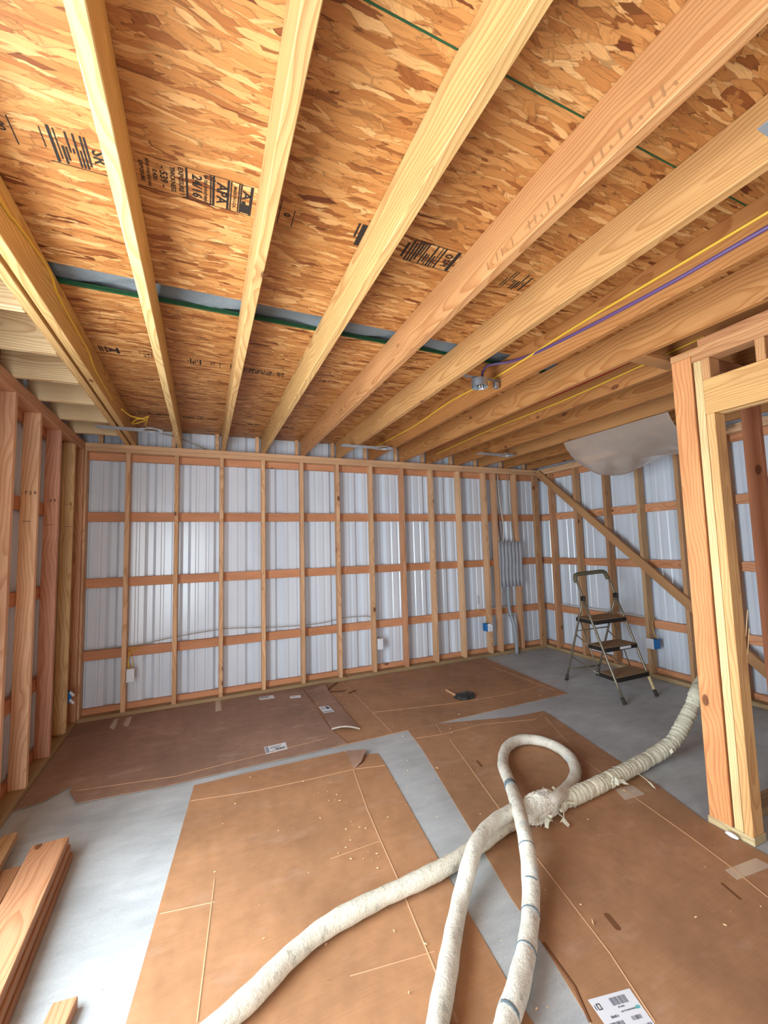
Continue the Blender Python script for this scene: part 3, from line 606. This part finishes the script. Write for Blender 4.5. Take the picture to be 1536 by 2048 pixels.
tube('tape_wrap', far, lambda i, k: .041 + .0022 * (i % 3 == 0) + wr_[i] * .40 + wr_[i // 7 + 900] * .35 + wr_[(i * 16 + k) % 4000] * .30, M['hose_wrap'], hA, 18, .009)
def rag(par, c, n, size, seed, name='torn_tape'):
    rr = random.Random(seed)
    for k in range(n):
        a = rr.uniform(0, 6.28); p = Vector(c) + Vector((math.cos(a) * .038, math.sin(a) * .03, rr.uniform(-.015, .035))); d = Vector((math.cos(a), math.sin(a), rr.uniform(-.6, .6))).normalized(); t = Vector((rr.uniform(-1, 1), rr.uniform(-1, 1), rr.uniform(-.5, .5))).normalized() * size * .35
        L_ = size * rr.uniform(.5, 1.2); v = []
        for i in range(4):
            s_ = i / 3; b = p + d * L_ * s_ + Vector((0, 0, -.5 * L_ * s_ * s_)) + Vector((rr.uniform(-1, 1), rr.uniform(-1, 1), rr.uniform(-1, 1))) * .006; b.z = max(b.z, .012); wv = t * (1 - .45 * s_)
            v += [b - wv, b + wv]
        for q_ in v: q_.z = max(q_.z, .011)
        o = link(name, pyd(name, v, [(0, 1, 3, 2), (2, 3, 5, 4), (4, 5, 7, 6)]), M['hose_wrap'], par); o.modifiers.new('t', 'SOLIDIFY').thickness = .002
rag(hA, atz(1322, 1502, .05), 7, .05, 2); rag(hA, atz(1225, 1565, .04), 3, .07, 5); rag(hA, atz(1268, 1556, .035), 2, .09, 6); rag(hA, atz(1160, 1590, .045), 3, .03, 9)
hB = tag(empty('spray_hose', tuple(atz(935, 1760, 0))), 'dirty white hose with blue bands, bent back in a loop over the other hose', 'hose', 'spray hoses')
zc = zf + 2 * HR + .004
loop = [(740, 2260, zf), (975, 2110, zf), (1018, 2030, zf), (1042, 1950, zf), (1056, 1880, zf), (1062, 1800, zf + .01), (1058, 1725, zf + .05), (1048, 1665, zc + .012), (1035, 1612, zc), (1018, 1562, zf + .03), (1006, 1528, zf), (1012, 1497, zf), (1036, 1481, zf), (1072, 1480, zf), (1110, 1492, zf), (1140, 1515, zf), (1151, 1545, zf), (1138, 1575, zf + .005), (1112, 1596, zf + .05), (1085, 1604, zf + .055), (1045, 1616, zf + .05), (1005, 1634, zf + .06), (972, 1660, zc), (950, 1695, zc), (936, 1740, zf + .05), (922, 1795, zf + .01), (908, 1860, zf), (893, 1950, zf), (876, 2040, zf), (862, 2110, zf), (800, 2260, zf)]
LP = [tuple(atz(x, y, z)) for x, y, z in loop]
tube('hose_body', LP, lambda i, k: HR * (1 + .04 * math.sin(i * .3) + .03 * math.sin(i * 1.1 + k)), M['hose_cloth_blue'], hB, 16, .02)
sp = smooth_path(LP, .02)
def band(yy, x_near, ln=.012):
    best = min(range(2, len(sp) - 3), key=lambda i: (lambda q: (q[0] - x_near) ** 2 + (q[1] - yy) ** 2)(pix(sp[i])))
    t = (sp[best + 1] - sp[best - 1]).normalized(); c = sp[best]; tube('blue_band', [c - t * ln, c, c + t * ln], HR * 1.045, M['hose_band'], hB, 16, .006)
def pix(p):
    d = Vector(p) - CAM; return (IMG_W / 2 + F_PX * d.dot(RGT) / d.dot(FWD), IMG_H / 2 - F_PX * d.dot(UPV) / d.dot(FWD))
for yy, xx, ln in [(1826, 1060, .003), (1768, 1060, .003), (1900, 1052, .003), (1575, 1020, .025), (2035, 1020, .006), (1690, 1050, .002)]: band(yy, xx, ln)
# crumpled tape that ties the two hoses together
bm = bmesh.new(); bmesh.ops.create_icosphere(bm, subdivisions=5, radius=1); rr = random.Random(12)
from mathutils import noise as mnoise
cJ = atz(1080, 1614, .068); dirJ = (Vector(atz(1105, 1600, .05)) - Vector(atz(1050, 1622, .05))).normalized(); nJ = Vector((-dirJ.y, dirJ.x, 0))
for v_ in bm.verts:
    c = v_.co.copy(); c = Vector((math.copysign(min(abs(c.x), .82) / .82, c.x), c.y, c.z)); k = 1 + .10 * mnoise.noise(c * 2.2) + .10 * abs(mnoise.noise(Vector((c.x * 2.5, c.y * 6, c.z * 6)))) + .05 * mnoise.noise(c * 12)
    p = Vector(cJ) + dirJ * (c.x * .110 * k) + nJ * (c.y * .060 * k) + Vector((0, 0, c.z * .072 * k)); p.z = max(.0105, p.z); v_.co = p
link('tape_bundle', bm_mesh('tape_bundle', bm), M['hose_cloth_blue'], hA)
rag(hA, atz(1108, 1632, .045), 12, .045, 31); rag(hA, atz(1082, 1640, .04), 9, .045, 32); rag(hA, atz(1098, 1588, .09), 7, .035, 33); rag(hA, atz(1125, 1612, .06), 8, .04, 34)

# ------------------------------------------------------------------ step ladder
ld = tag(empty('step_ladder', (3.66, 2.95, 0)), 'old folding step ladder with three dirty treads and a padded top rail', 'ladder')
FL_, FR_, RL_, RR_ = Vector((3.411, 2.607, 0)), Vector((3.845, 2.608, 0)), Vector((3.495, 3.326, 0)), Vector((3.909, 3.29, 0))
PL_, PR_ = Vector((3.459, 3.021, .873)), Vector((3.88, 2.986, .881)); up = Vector((0, 0, 1))
def lr(a, b, t): return a.lerp(b, t)
for f_, p_ in ((FL_, PL_), (FR_, PR_)): tube('front_rail', [f_ + (p_ - f_).normalized() * .03, p_], .0115, M['ladder_tube'], ld, 10, .2)
for r_, p_ in ((RL_, PL_), (RR_, PR_)): tube('rear_leg', [r_ + (p_ - r_).normalized() * .03, p_], .0105, M['ladder_tube'], ld, 10, .2)
for q, p_ in ((FL_, PL_), (FR_, PR_), (RL_, PL_), (RR_, PR_)):
    d = (p_ - q).normalized(); tube('foot', [q + Vector((0, 0, .002)), q + d * .06], .0165, M['rubber'], ld, 10, .05)
tube('paint_drip', [lr(FR_, PR_, .06), lr(FR_, PR_, .20)], .0135, M['overspray'], ld, 10, .02)
for p_ in (PL_, PR_):
    o = link('hinge', box_mesh(.03, .05, .05, .008, M['black_plastic']), None, ld); o.location = p_; o.location.z += .004
GL, GR = Vector((3.472, 3.112, 1.105)), Vector((3.889, 3.078, 1.120))
tube('handle_tube', [PL_, lr(PL_, GL, .5), GL + Vector((.0, 0, -.03)), GL + Vector((.025, 0, 0)), lr(GL, GR, .5) + Vector((0, 0, .006)), GR + Vector((-.045, 0, .0)), GR + Vector((.0, -.01, -.05)), lr(PR_, GR, .5), PR_], .0115, M['ladder_tube'], ld, 10, .02)
tube('grip_pad', [GL + Vector((-.004, -.012, -.075)), GL + Vector((.002, 0, -.02)), GL + Vector((.03, 0, .003)), lr(GL, GR, .5) + Vector((0, 0, .006)), GR + Vector((-.05, 0, .002)), GR + Vector((-.018, -.004, -.028)), GR + Vector((-.004, -.014, -.075))], .021, M['grip'], ld, 12, .02)
for t, dep in ((.236, .17), (.508, .17), (.775, .20)):
    a, b = lr(FL_, PL_, t), lr(FR_, PR_, t); fw = Vector((.06, 1, 0)).normalized() * dep; ov = Vector((-.004, -.03, 0)); x_ = (b - a).normalized() * .012
    qs = [a + ov + x_, b + ov - x_, b + fw - x_, a + fw + x_]
    tr = link('tread', pyd('tread', [q + Vector((0, 0, .004)) for q in qs] + [q + Vector((0, 0, -.008)) for q in qs], [(0, 1, 2, 3), (7, 6, 5, 4), (0, 4, 5, 1), (1, 5, 6, 2), (2, 6, 7, 3), (3, 7, 4, 0)]), M['tread'], ld)
    hh = .036
    for i in range(4):
        p, q = qs[i], qs[(i + 1) % 4]; d = (q - p).normalized(); nn = Vector((-d.y, d.x, 0)) * -.007
        link('rim', pyd('rim', [p, q, q + nn, p + nn] + [k + Vector((0, 0, -hh)) for k in (p, q, q + nn, p + nn)], [(0, 1, 2, 3), (7, 6, 5, 4), (0, 4, 5, 1), (1, 5, 6, 2), (2, 6, 7, 3), (3, 7, 4, 0)]), M['tread_rim'], tr)
    if .4 < t < .6:
        p, q = lr(qs[0], qs[1], .42), lr(qs[0], qs[1], .78); ofs = Vector((0, -.0085, 0))
        link('warning_sticker', pyd('sticker', [p + ofs + Vector((0, 0, -.004)), q + ofs + Vector((0, 0, -.004)), q + ofs + Vector((0, 0, -.028)), p + ofs + Vector((0, 0, -.028))], [(3, 2, 1, 0)]), M['white_paper'], tr)
    for sgn, foot, rear, piv in ((0, FL_, RL_, PL_), (1, FR_, RR_, PR_)):
        s0 = qs[3] if sgn == 0 else qs[2]; tube('support_link', [s0 + Vector((0, 0, -.02)), lr(rear, piv, max(.05, t + .07))], .006, M['ladder_tube'], ld, 8, .2)
for a, b in ((lr(FL_, PL_, .775), lr(FL_, PL_, .24)), (lr(FR_, PR_, .775), lr(FR_, PR_, .24))):
    o_ = Vector((.03, .17, 0)); tube('inner_link', [a + o_ * 1.0, b + o_ * .9 + Vector((.0, .02, -.03))], .006, M['ladder_tube'], ld, 8, .3)
tube('rear_bar', [lr(RL_, PL_, .14), lr(RR_, PR_, .13)], .008, M['ladder_tube'], ld, 8, .2); tube('rear_bar', [lr(RL_, PL_, .62), lr(RR_, PR_, .62)], .006, M['ladder_tube'], ld, 8, .2)

# ------------------------------------------------------------------ lumber on the floor at the left
def plank(label, p_far, p_near, wdt, z0, c, ragged=False, grp='loose lumber on the slab'):
    a, b = Vector((p_far[0], p_far[1], z0 + .019)), Vector((p_near[0], p_near[1], z0 + .019))
    o = beam('lumber_board', None, b, a, wdt, T2, Vector((0, 0, 1)).cross(a - b), wlin(*c)); return tag(o, label, 'lumber', grp)
far_, near_ = atz(101, 1699, .076), atz(-55, 2030, .076); d_ = (Vector((near_.x, near_.y)) - Vector((far_.x, far_.y))).normalized(); wd_ = .14
for k, (z, c, sh, fs) in enumerate([(.0, (178, 124, 84), .016, .03), (.0385, (186, 130, 88), .008, .012), (.077, (194, 138, 98), 0, 0)]):
    lab = ['lowest board of the stacked lumber on the slab', 'middle board of the stacked lumber on the slab', 'top board of the stacked lumber, its wide grained face up'][k]
    plank(lab, (far_.x + sh - d_.x * -fs, far_.y + fs * .2), (far_.x + sh + d_.x * 1.5, far_.y + d_.y * 1.5), wd_, z, c)
b_far, b_dir = atz(14, 1738, .038), (atz(0, 1815, .038) - atz(43, 1738, .038)).normalized()
tag(beam('lumber_board', None, (b_far.x + b_dir.x * 1.2, b_far.y + b_dir.y * 1.2, .019), (b_far.x, b_far.y, .019), .105, T2, (1, 0, 0), wlin(182, 128, 88)), 'board lying flat on the slab between the stacked lumber and the left wall', 'lumber', 'loose lumber on the slab')
c_far, c_dir = atz(20, 1667, .075), (atz(0, 1735, .075) - atz(37, 1665, .075)).normalized()
tag(beam('lumber_board', None, (c_far.x + c_dir.x * .9, c_far.y + c_dir.y * .9, .057), (c_far.x, c_far.y, .057), .062, .036, (1, 0, 0), wlin(204, 160, 112)), 'narrow pale strip of lumber lying over the flat board', 'lumber', 'loose lumber on the slab')
tag(beam('lumber_offcut', None, (-.455, 1.30, .019), (-.395, 1.745, .019), .07, T2, (1, 0, 0), wlin(206, 148, 108)), 'short offcut lying right against the stacked lumber', 'lumber', 'loose lumber on the slab')

# ------------------------------------------------------------------ electrical panel, conduit, boxes and cables
ep = tag(empty('electrical_panel', (3.77, D, .87)), 'breaker panel wrapped in wrinkled clear plastic between two studs', 'panel')
lum('enclosure', ep, 3.600, 3.900, D + .004, D + .088, .88, 1.445, g(1), M['pvc_grey'])
v, f = [], []; nx, nz = 40, 6
for j in range(nz + 1):
    for i in range(nx + 1):
        u = i / nx; z = .868 + .592 * j / nz; x = 3.575 + .385 * u; y = D - .012 - .010 * math.sin(u * 6.28 * 6.5 + .5 * math.sin(j)) - .004 * math.sin(u * 40 + j * 1.7)
        v.append((x, y, z))
for j in range(nz):
    for i in range(nx): a = j * (nx + 1) + i; f.append((a, a + 1, a + nx + 2, a + nx + 1))
o = link('plastic_cover', pyd('cover', v, f), M['clear_bag'], ep, smooth=True); o.modifiers.new('t', 'SOLIDIFY').thickness = .002
for x in (3.61, 3.65, 3.69, 3.74, 3.80, 3.87): tube('cable_clamp', [(x, D + .03, 1.445), (x, D + .03, 1.475)], .012, M['white_cable'], ep, 8, .02)
cdt = tube('conduit', [(3.745, D + .045, .88), (3.745, D + .045, .62), (3.752, D + .03, .5), (3.765, D - .032, .30), (3.77, D - .036, .0)], .024, M['pvc_grey'], None, 14, .04); tag(cdt, 'grey plastic conduit rising from the slab to the breaker panel', 'conduit')
tube('strap', [(3.754, D + .028, .49), (3.7545, D + .026, .478)], .030, M['galvanised'], cdt, 14, .005)
def cable(label_, pts, r, mat, grp=None, name='cable'):
    return tag(tube(name, pts, r, M[mat], None, 8, .03), label_, 'cable', grp)
for k, (x, mt, w_) in enumerate([(3.61, 'brown_cable', .01), (3.65, 'brown_cable', -.015), (3.69, 'white_cable', .02), (3.87, 'grey_cable', -.02)]):
    xt = (3.612, 3.625, 3.66, 3.84)[k]
    cable(['brown cable at the far left of the breaker panel top', 'brown cable kinking down into the breaker panel', 'white cable bowing down into the breaker panel', 'grey cable entering the right end of the breaker panel'][k], [(x, D + .03, 1.475), (x + w_, D + .035, 1.7), (xt + w_ * .5, D + .04, 2.0), (xt, D + .045, 2.38)], .006, mt, 'cables above the breaker panel')
cable('grey cable sagging along the lower girt of the back wall', [(-.96, D + .07, .60), (-.573, D + .07, .600), (-.257, D + .07, .637), (.154, D + .07, .668), (.45, D + .07, .655), (.739, D + .07, .632), (1.168, D + .07, .627), (1.45, D + .07, .66), (1.755, D + .07, .648), (1.82, D + .06, .60)], .004, 'grey_cable')
cable('pale cable lying along the lower girt of the right wall', [(XR + .07, 4.2, .605), (XR + .07, 3.6, .612), (XR + .07, 3.2, .605), (XR + .07, 2.98, .60)], .006, 'white_cable')
cable('short cable on the girt beside the conduit', [(3.43, D + .075, .592), (3.6, D + .075, .592), (3.74, D + .075, .592)], .006, 'white_cable')
def outlet(label_, loc, mats, facing=0.0, size=(.055, .075, .10), cover='white', tabs=0):
    e = tag(empty('outlet_box', loc), label_, 'outlet box', 'outlet boxes on the studs')
    o = link('box', box_mesh(*size, .005, M['blue_plastic'] if mats != 'white' else M['white_paper']), None, e); o.matrix_parent_inverse = Matrix.Identity(4)
    if cover:
        c_ = link('cover', box_mesh(size[0] * (.98 if tabs else 1.25), .012, size[2] * 1.05, .003, M['white_paper']), None, e); c_.matrix_parent_inverse = Matrix.Identity(4); c_.location = (size[0] * (.12 if not tabs else .25), -size[1] / 2 - .006, 0)
    for k in range(tabs):
        t_ = link('tab', box_mesh(.016, .05, .022, .006, M['white_paper']), None, e); t_.matrix_parent_inverse = Matrix.Identity(4); t_.location = (.012 + .02 * k * 0, -size[1] / 2 - .03, .03 - .06 * k); t_.rotation_euler = (0.5, 0, .3)
    e.rotation_euler = (0, 0, facing); return e
ob1 = outlet('white covered outlet box with yellow wires on a back wall stud', (-.605, D + .022, .355), 'white', .12, (.05, .065, .11))
for k in range(3): cable(['yellow wire bowing into the covered outlet box', 'yellow wire dropping straight into the covered outlet box', 'yellow wire looping from the girt to the covered outlet box'][k], [(-.62 + .012 * k, D + .03, .408), (-.622 + .02 * k * (k == 2), D + .045, .47), (-.618 + .004 * k, D + .06, .535), (-.615 + .05 * k, D + .082, .588)], .0035, 'yellow_cable', 'yellow wires at the outlet box')
ob2 = outlet('blue outlet box with white tabs in the back left corner', (-1.01, 4.215, .30), 'blue', .55, (.045, .07, .09), None, 2)
ob3 = outlet('small white outlet box with no wires on a back wall stud', (1.845, D + .03, .340), 'white', 0, (.05, .06, .115))
ob4 = outlet('blue outlet box with a white face beside the breaker panel', (3.352, D + .020, .372), 'blue', 0, (.075, .08, .095), 'w', 1)
cable('yellow wire running down to the outlet box beside the breaker panel', [(3.22, D + .084, .60), (3.31, D + .06, .575), (3.365, D + .04, .52), (3.36, D + .03, .424)], .0035, 'yellow_cable')
e5 = tag(empty('outlet_box', (XR + .03, 2.925, .352)), 'blue outlet box with a white cover on the right wall near the ladder', 'outlet box', 'outlet boxes on the studs')
o = link('box', box_mesh(.075, .055, .10, .005, M['blue_plastic']), None, e5); o.matrix_parent_inverse = Matrix.Identity(4)
o = link('cover', box_mesh(.012, .085, .105, .003, M['white_paper']), None, e5); o.matrix_parent_inverse = Matrix.Identity(4); o.location = (-.045, .035, 0)
for k in range(2): cable(['yellow wire dropping to the outlet box near the ladder', 'grey wire beside it dropping to the outlet box near the ladder'][k], [(XR + .03, 2.92 + .02 * k - .01, .404), (XR + .02, 2.935 - .01 * k, .47), (XR + .04, 2.955, .55), (XR + .075, 2.955 - .01 * k, .62)], .004, ['yellow_cable', 'grey_cable'][k])
# ceiling cables
xj = JX[0] + .0225
yc_ = [atx(*q, xj) for q in ((0, 400), (28, 440), (65, 490), (100, 545), (120, 600), (175, 700), (190, 740), (225, 800))]
cable('yellow cable stapled down the side of the leftmost ceiling joist', [(xj, .2, 2.56), (xj, .9, 2.55)] + [tuple(p) for p in yc_], .0055, 'yellow_cable')
cable('loose coil of yellow cable hanging at the end of the leftmost joist', [tuple(atz(243, 818, H + .06)), tuple(atz(262, 832, H + .05)), tuple(atz(285, 837, H + .045)), tuple(atz(297, 832, H + .05)), tuple(atz(288, 842, H + .04)), tuple(atz(264, 848, H + .04)), tuple(atz(275, 838, H + .05)), tuple(atz(294, 840, H + .045)), tuple(atz(290, 850, H + .04)), tuple(atz(298, 856, H + .04))], .005, 'yellow_cable')
cable('grey cable drooping above the back wall plate', [tuple(aty(300, 862, D + .02)), tuple(aty(345, 872, D + .02)), tuple(aty(380, 885, D + .04)), tuple(aty(412, 899, D + .05))], .006, 'grey_cable')
x6 = JX[6] - .0245
cable('purple cable along the joist side leading to the ceiling box', [(x6, .1, 2.515), (x6, .686, 2.516), (x6, 1.097, 2.518), (x6, 1.662, 2.548), (x6, 1.95, 2.59), (x6 - .10, 2.10, 2.60), (1.655, 2.12, 2.53), (1.65, 2.10, 2.50)], .0085, 'purple_cable')
cable('yellow cable running along the joist above the purple one', [(x6, .1, 2.57), (x6, .681, 2.568), (x6, 1.093, 2.570), (x6, 1.5, 2.572), (x6, 2.1, 2.555), (x6, 2.69, 2.575), (x6, 3.3, 2.55), (x6, 4.2, 2.57)], .006, 'yellow_cable')
x8 = JX[8] - .0245
cable('yellow cable stapled along a joist past the partition post', [(x8, 1.3, 2.57), (x8, 1.547, 2.559), (x8, 2.275, 2.54), (x8, 3.2, 2.55), (x8, 4.2, 2.53)], .0055, 'yellow_cable')
cable('red cable running in the dark joist bay', [(x8 - .03, 1.2, 2.615), (x8 - .02, 1.9, 2.60), (x8 - .02, 2.4, 2.60), (x8 - .02, 3.2, 2.61), (x8 - .02, 4.2, 2.60)], .009, 'red_cable')
# ceiling junction box on its hanger bar
jb = tag(empty('ceiling_junction_box', (1.625, 2.10, H)), 'round grey metal ceiling box on a hanger bar between joists', 'junction box')
bm = bmesh.new(); bmesh.ops.create_cone(bm, cap_ends=True, segments=28, radius1=.050, radius2=.052, depth=.05)
bmesh.ops.inset_region(bm, faces=[f for f in bm.faces if len(f.verts) > 8 and f.calc_center_median().z < 0], thickness=.006, depth=-.035)
o = link('box', bm_mesh('octagon_box', bm), M['galvanised'], jb, smooth=False); o.matrix_parent_inverse = Matrix.Identity(4); o.location = (-.01, 0, .018)
lum('hanger_bar', jb, JX[5] + .020, JX[6] - .020, 2.085, 2.115, H + .052, H + .056, g(1), M['galvanised'])
o = link('clamp', box_mesh(.035, .03, .045, .006, M['galvanised']), None, jb); o.matrix_parent_inverse = Matrix.Identity(4); o.location = (.122, 0, .025)
for k in range(5): tube('wire_end', [(1.60 + .008 * k, 2.095 + .006 * (k % 2), H + .03), (1.598 + .010 * k, 2.09, H - .006 - .004 * (k % 3))], .004, M[['black_plastic', 'white_cable', 'brown_cable', 'white_cable', 'black_plastic'][k]], jb, 6, .02)
# recessed-light mounting plates under the joists
def light_plate(label_, x0, x1, y0, y1, hx, z=H - .003):
    bm = bmesh.new(); outer, inner = [], []; n = 32; r = .058; hy = (y0 + y1) / 2
    lo = z
    # left strip, right strip, and a square ring with a round hole
    def quad(a, b, c, d): bm.faces.new([bm.verts.new((*p, lo)) for p in (a, b, c, d)])
    s = (y1 - y0) / 2; quad((x0, y0 + .02), (hx - s, y0 + .02), (hx - s, y1 - .02), (x0, y1 - .02))
    if x1 > hx + s: quad((hx + s, y0 + .02), (x1, y0 + .02), (x1, y1 - .02), (hx + s, y1 - .02))
    ring_o, ring_i = [], []
    for k in range(n):
        a = 2 * math.pi * k / n; cx_, sy_ = math.cos(a), math.sin(a); m_ = s / max(abs(cx_), abs(sy_))
        ring_o.append(bm.verts.new((hx + cx_ * m_, hy + sy_ * m_, lo))); ring_i.append(bm.verts.new((hx + cx_ * r, hy + sy_ * r, lo)))
    for k in range(n): bm.faces.new((ring_o[k], ring_o[(k + 1) % n], ring_i[(k + 1) % n], ring_i[k]))
    lip = [bm.verts.new((v_.co.x, v_.co.y, lo + .012)) for v_ in ring_i]
    for k in range(n): bm.faces.new((ring_i[k], ring_i[(k + 1) % n], lip[(k + 1) % n], lip[k]))
    me = bm_mesh('mounting_plate', bm); o = link('light_mounting_plate', me, M['plate_steel']); o.modifiers.new('t', 'SOLIDIFY').thickness = .0015
    return tag(o, label_, 'mounting plate', 'recessed light mounting plates')
light_plate('pale metal light mounting plate under the leftmost joist', -.79, -.32, 3.76, 3.90, -.405)
light_plate('thin metal light mounting plate under the middle joists by the back wall', 1.24, 1.79, 3.76, 3.90, 1.69)
light_plate('thin metal light mounting plate at the dark joists near the breaker panel', 2.80, 3.30, 3.66, 3.80, 3.2)
light_plate('pale metal light mounting plate beside the knotty joist near the doorway end', 1.24, 1.79, .36, .50, 1.69)

# ------------------------------------------------------------------ plastic sheet sagging under the joists on the right
v, f = [], []; na, nb = 30, 24
for i in range(na + 1):
    u = i / na
    for j in range(nb + 1):
        s_ = j / nb; y = 3.06 + (2.02 - 3.06) * s_; x = 3.372 + (4.30 - 3.372) * u
        sag = .36 * (math.sin(math.pi * min(1, u ** .8)) ** .9) * (.80 + .2 * math.cos(s_ * 3.2 - .4)) * min(1, .55 + s_ * 3.0)
        z = H - .004 - sag - .016 * math.sin(s_ * 12 + u * 7) * math.sin(math.pi * u) - .009 * math.sin(s_ * 27 - u * 13) * math.sin(math.pi * u)
        y += .06 * math.sin(math.pi * u) * (1 - s_)
        v.append((x, y, z))
for i in range(na):
    for j in range(nb): a = i * (nb + 1) + j; f.append((a, a + 1, a + nb + 2, a + nb + 1))
ps = link('plastic_sheet', pyd('plastic_sheet', v, f), M['sheet_plastic'], None, smooth=True); tag(ps, 'milky plastic sheet sagging under the joists at the right wall', 'plastic sheet')

# ------------------------------------------------------------------ small scrap and shavings
st = tag(empty('scrap_tin', tuple(atz(926, 1395, TH))), 'crushed dark tin with a wooden paddle on the back cardboard', 'scrap')
bm = bmesh.new(); bmesh.ops.create_icosphere(bm, subdivisions=3, radius=1); cT = atz(930, 1395, TH)
for v_ in bm.verts:
    c = v_.co.copy(); k = 1 + .25 * mnoise.noise(c * 2.2) + .15 * mnoise.noise(c * 6); v_.co = Vector((cT.x + c.x * .10 * k, cT.y + c.y * .075 * k, max(TH + .0005, TH + .018 + c.z * .026 * k)))
link('tin', bm_mesh('tin', bm), M['dark_tin'], st)
pa, pb = atz(912, 1394, TH), atz(892, 1382, TH)
beam('paddle', st, (pa.x, pa.y, TH + .014), (pb.x, pb.y, TH + .006), .03, .006, (0, 1, 0), wlin(212, 170, 130))
bm = bmesh.new(); bmesh.ops.create_icosphere(bm, subdivisions=2, radius=1); cF = atz(1467, 1674, TH)
for v_ in bm.verts:
    c = v_.co.copy(); k = 1 + .3 * mnoise.noise(c * 2.5); v_.co = Vector((cF.x - .012 + c.x * .012 * k, cF.y + c.y * .028 * k, TH + .0125 + c.z * .011))
tag(link('foam_scrap', bm_mesh('foam_scrap', bm), M['white_paper']), 'small white foam scrap at the foot of the partition post', 'scrap')
bm = bmesh.new(); rr = random.Random(77)
for k in range(260):
    if k < 150: x, y = rr.uniform(.0, 2.3), rr.uniform(.95, 2.95)
    elif k < 200: x, y = rr.uniform(.9, 3.1), rr.uniform(3.05, 4.3)
    else: x, y = rr.gauss(.72, .05), rr.uniform(1.2, 2.9)
    a = rr.uniform(0, 6.28); L_ = rr.uniform(.002, .009) * (2.2 if rr.random() < .06 else 1); wv = rr.uniform(.0008, .002); d = Vector((math.cos(a), math.sin(a), 0)); nn = Vector((-d.y, d.x, 0)); c = Vector((x, y, TH * 2 + .0012))
    P = [c - d * L_ - nn * wv * .4, c + nn * wv + Vector((0, 0, .003)), c + d * L_ + nn * wv * .2 + Vector((0, 0, .0015)), c - nn * wv]
    bm.faces.new([bm.verts.new(p) for p in P])
sv = link('wood_shavings', bm_mesh('wood_shavings', bm), M['shaving']); tag(sv, 'tiny pale wood shavings scattered over the cardboard', 'shavings', kind='stuff')
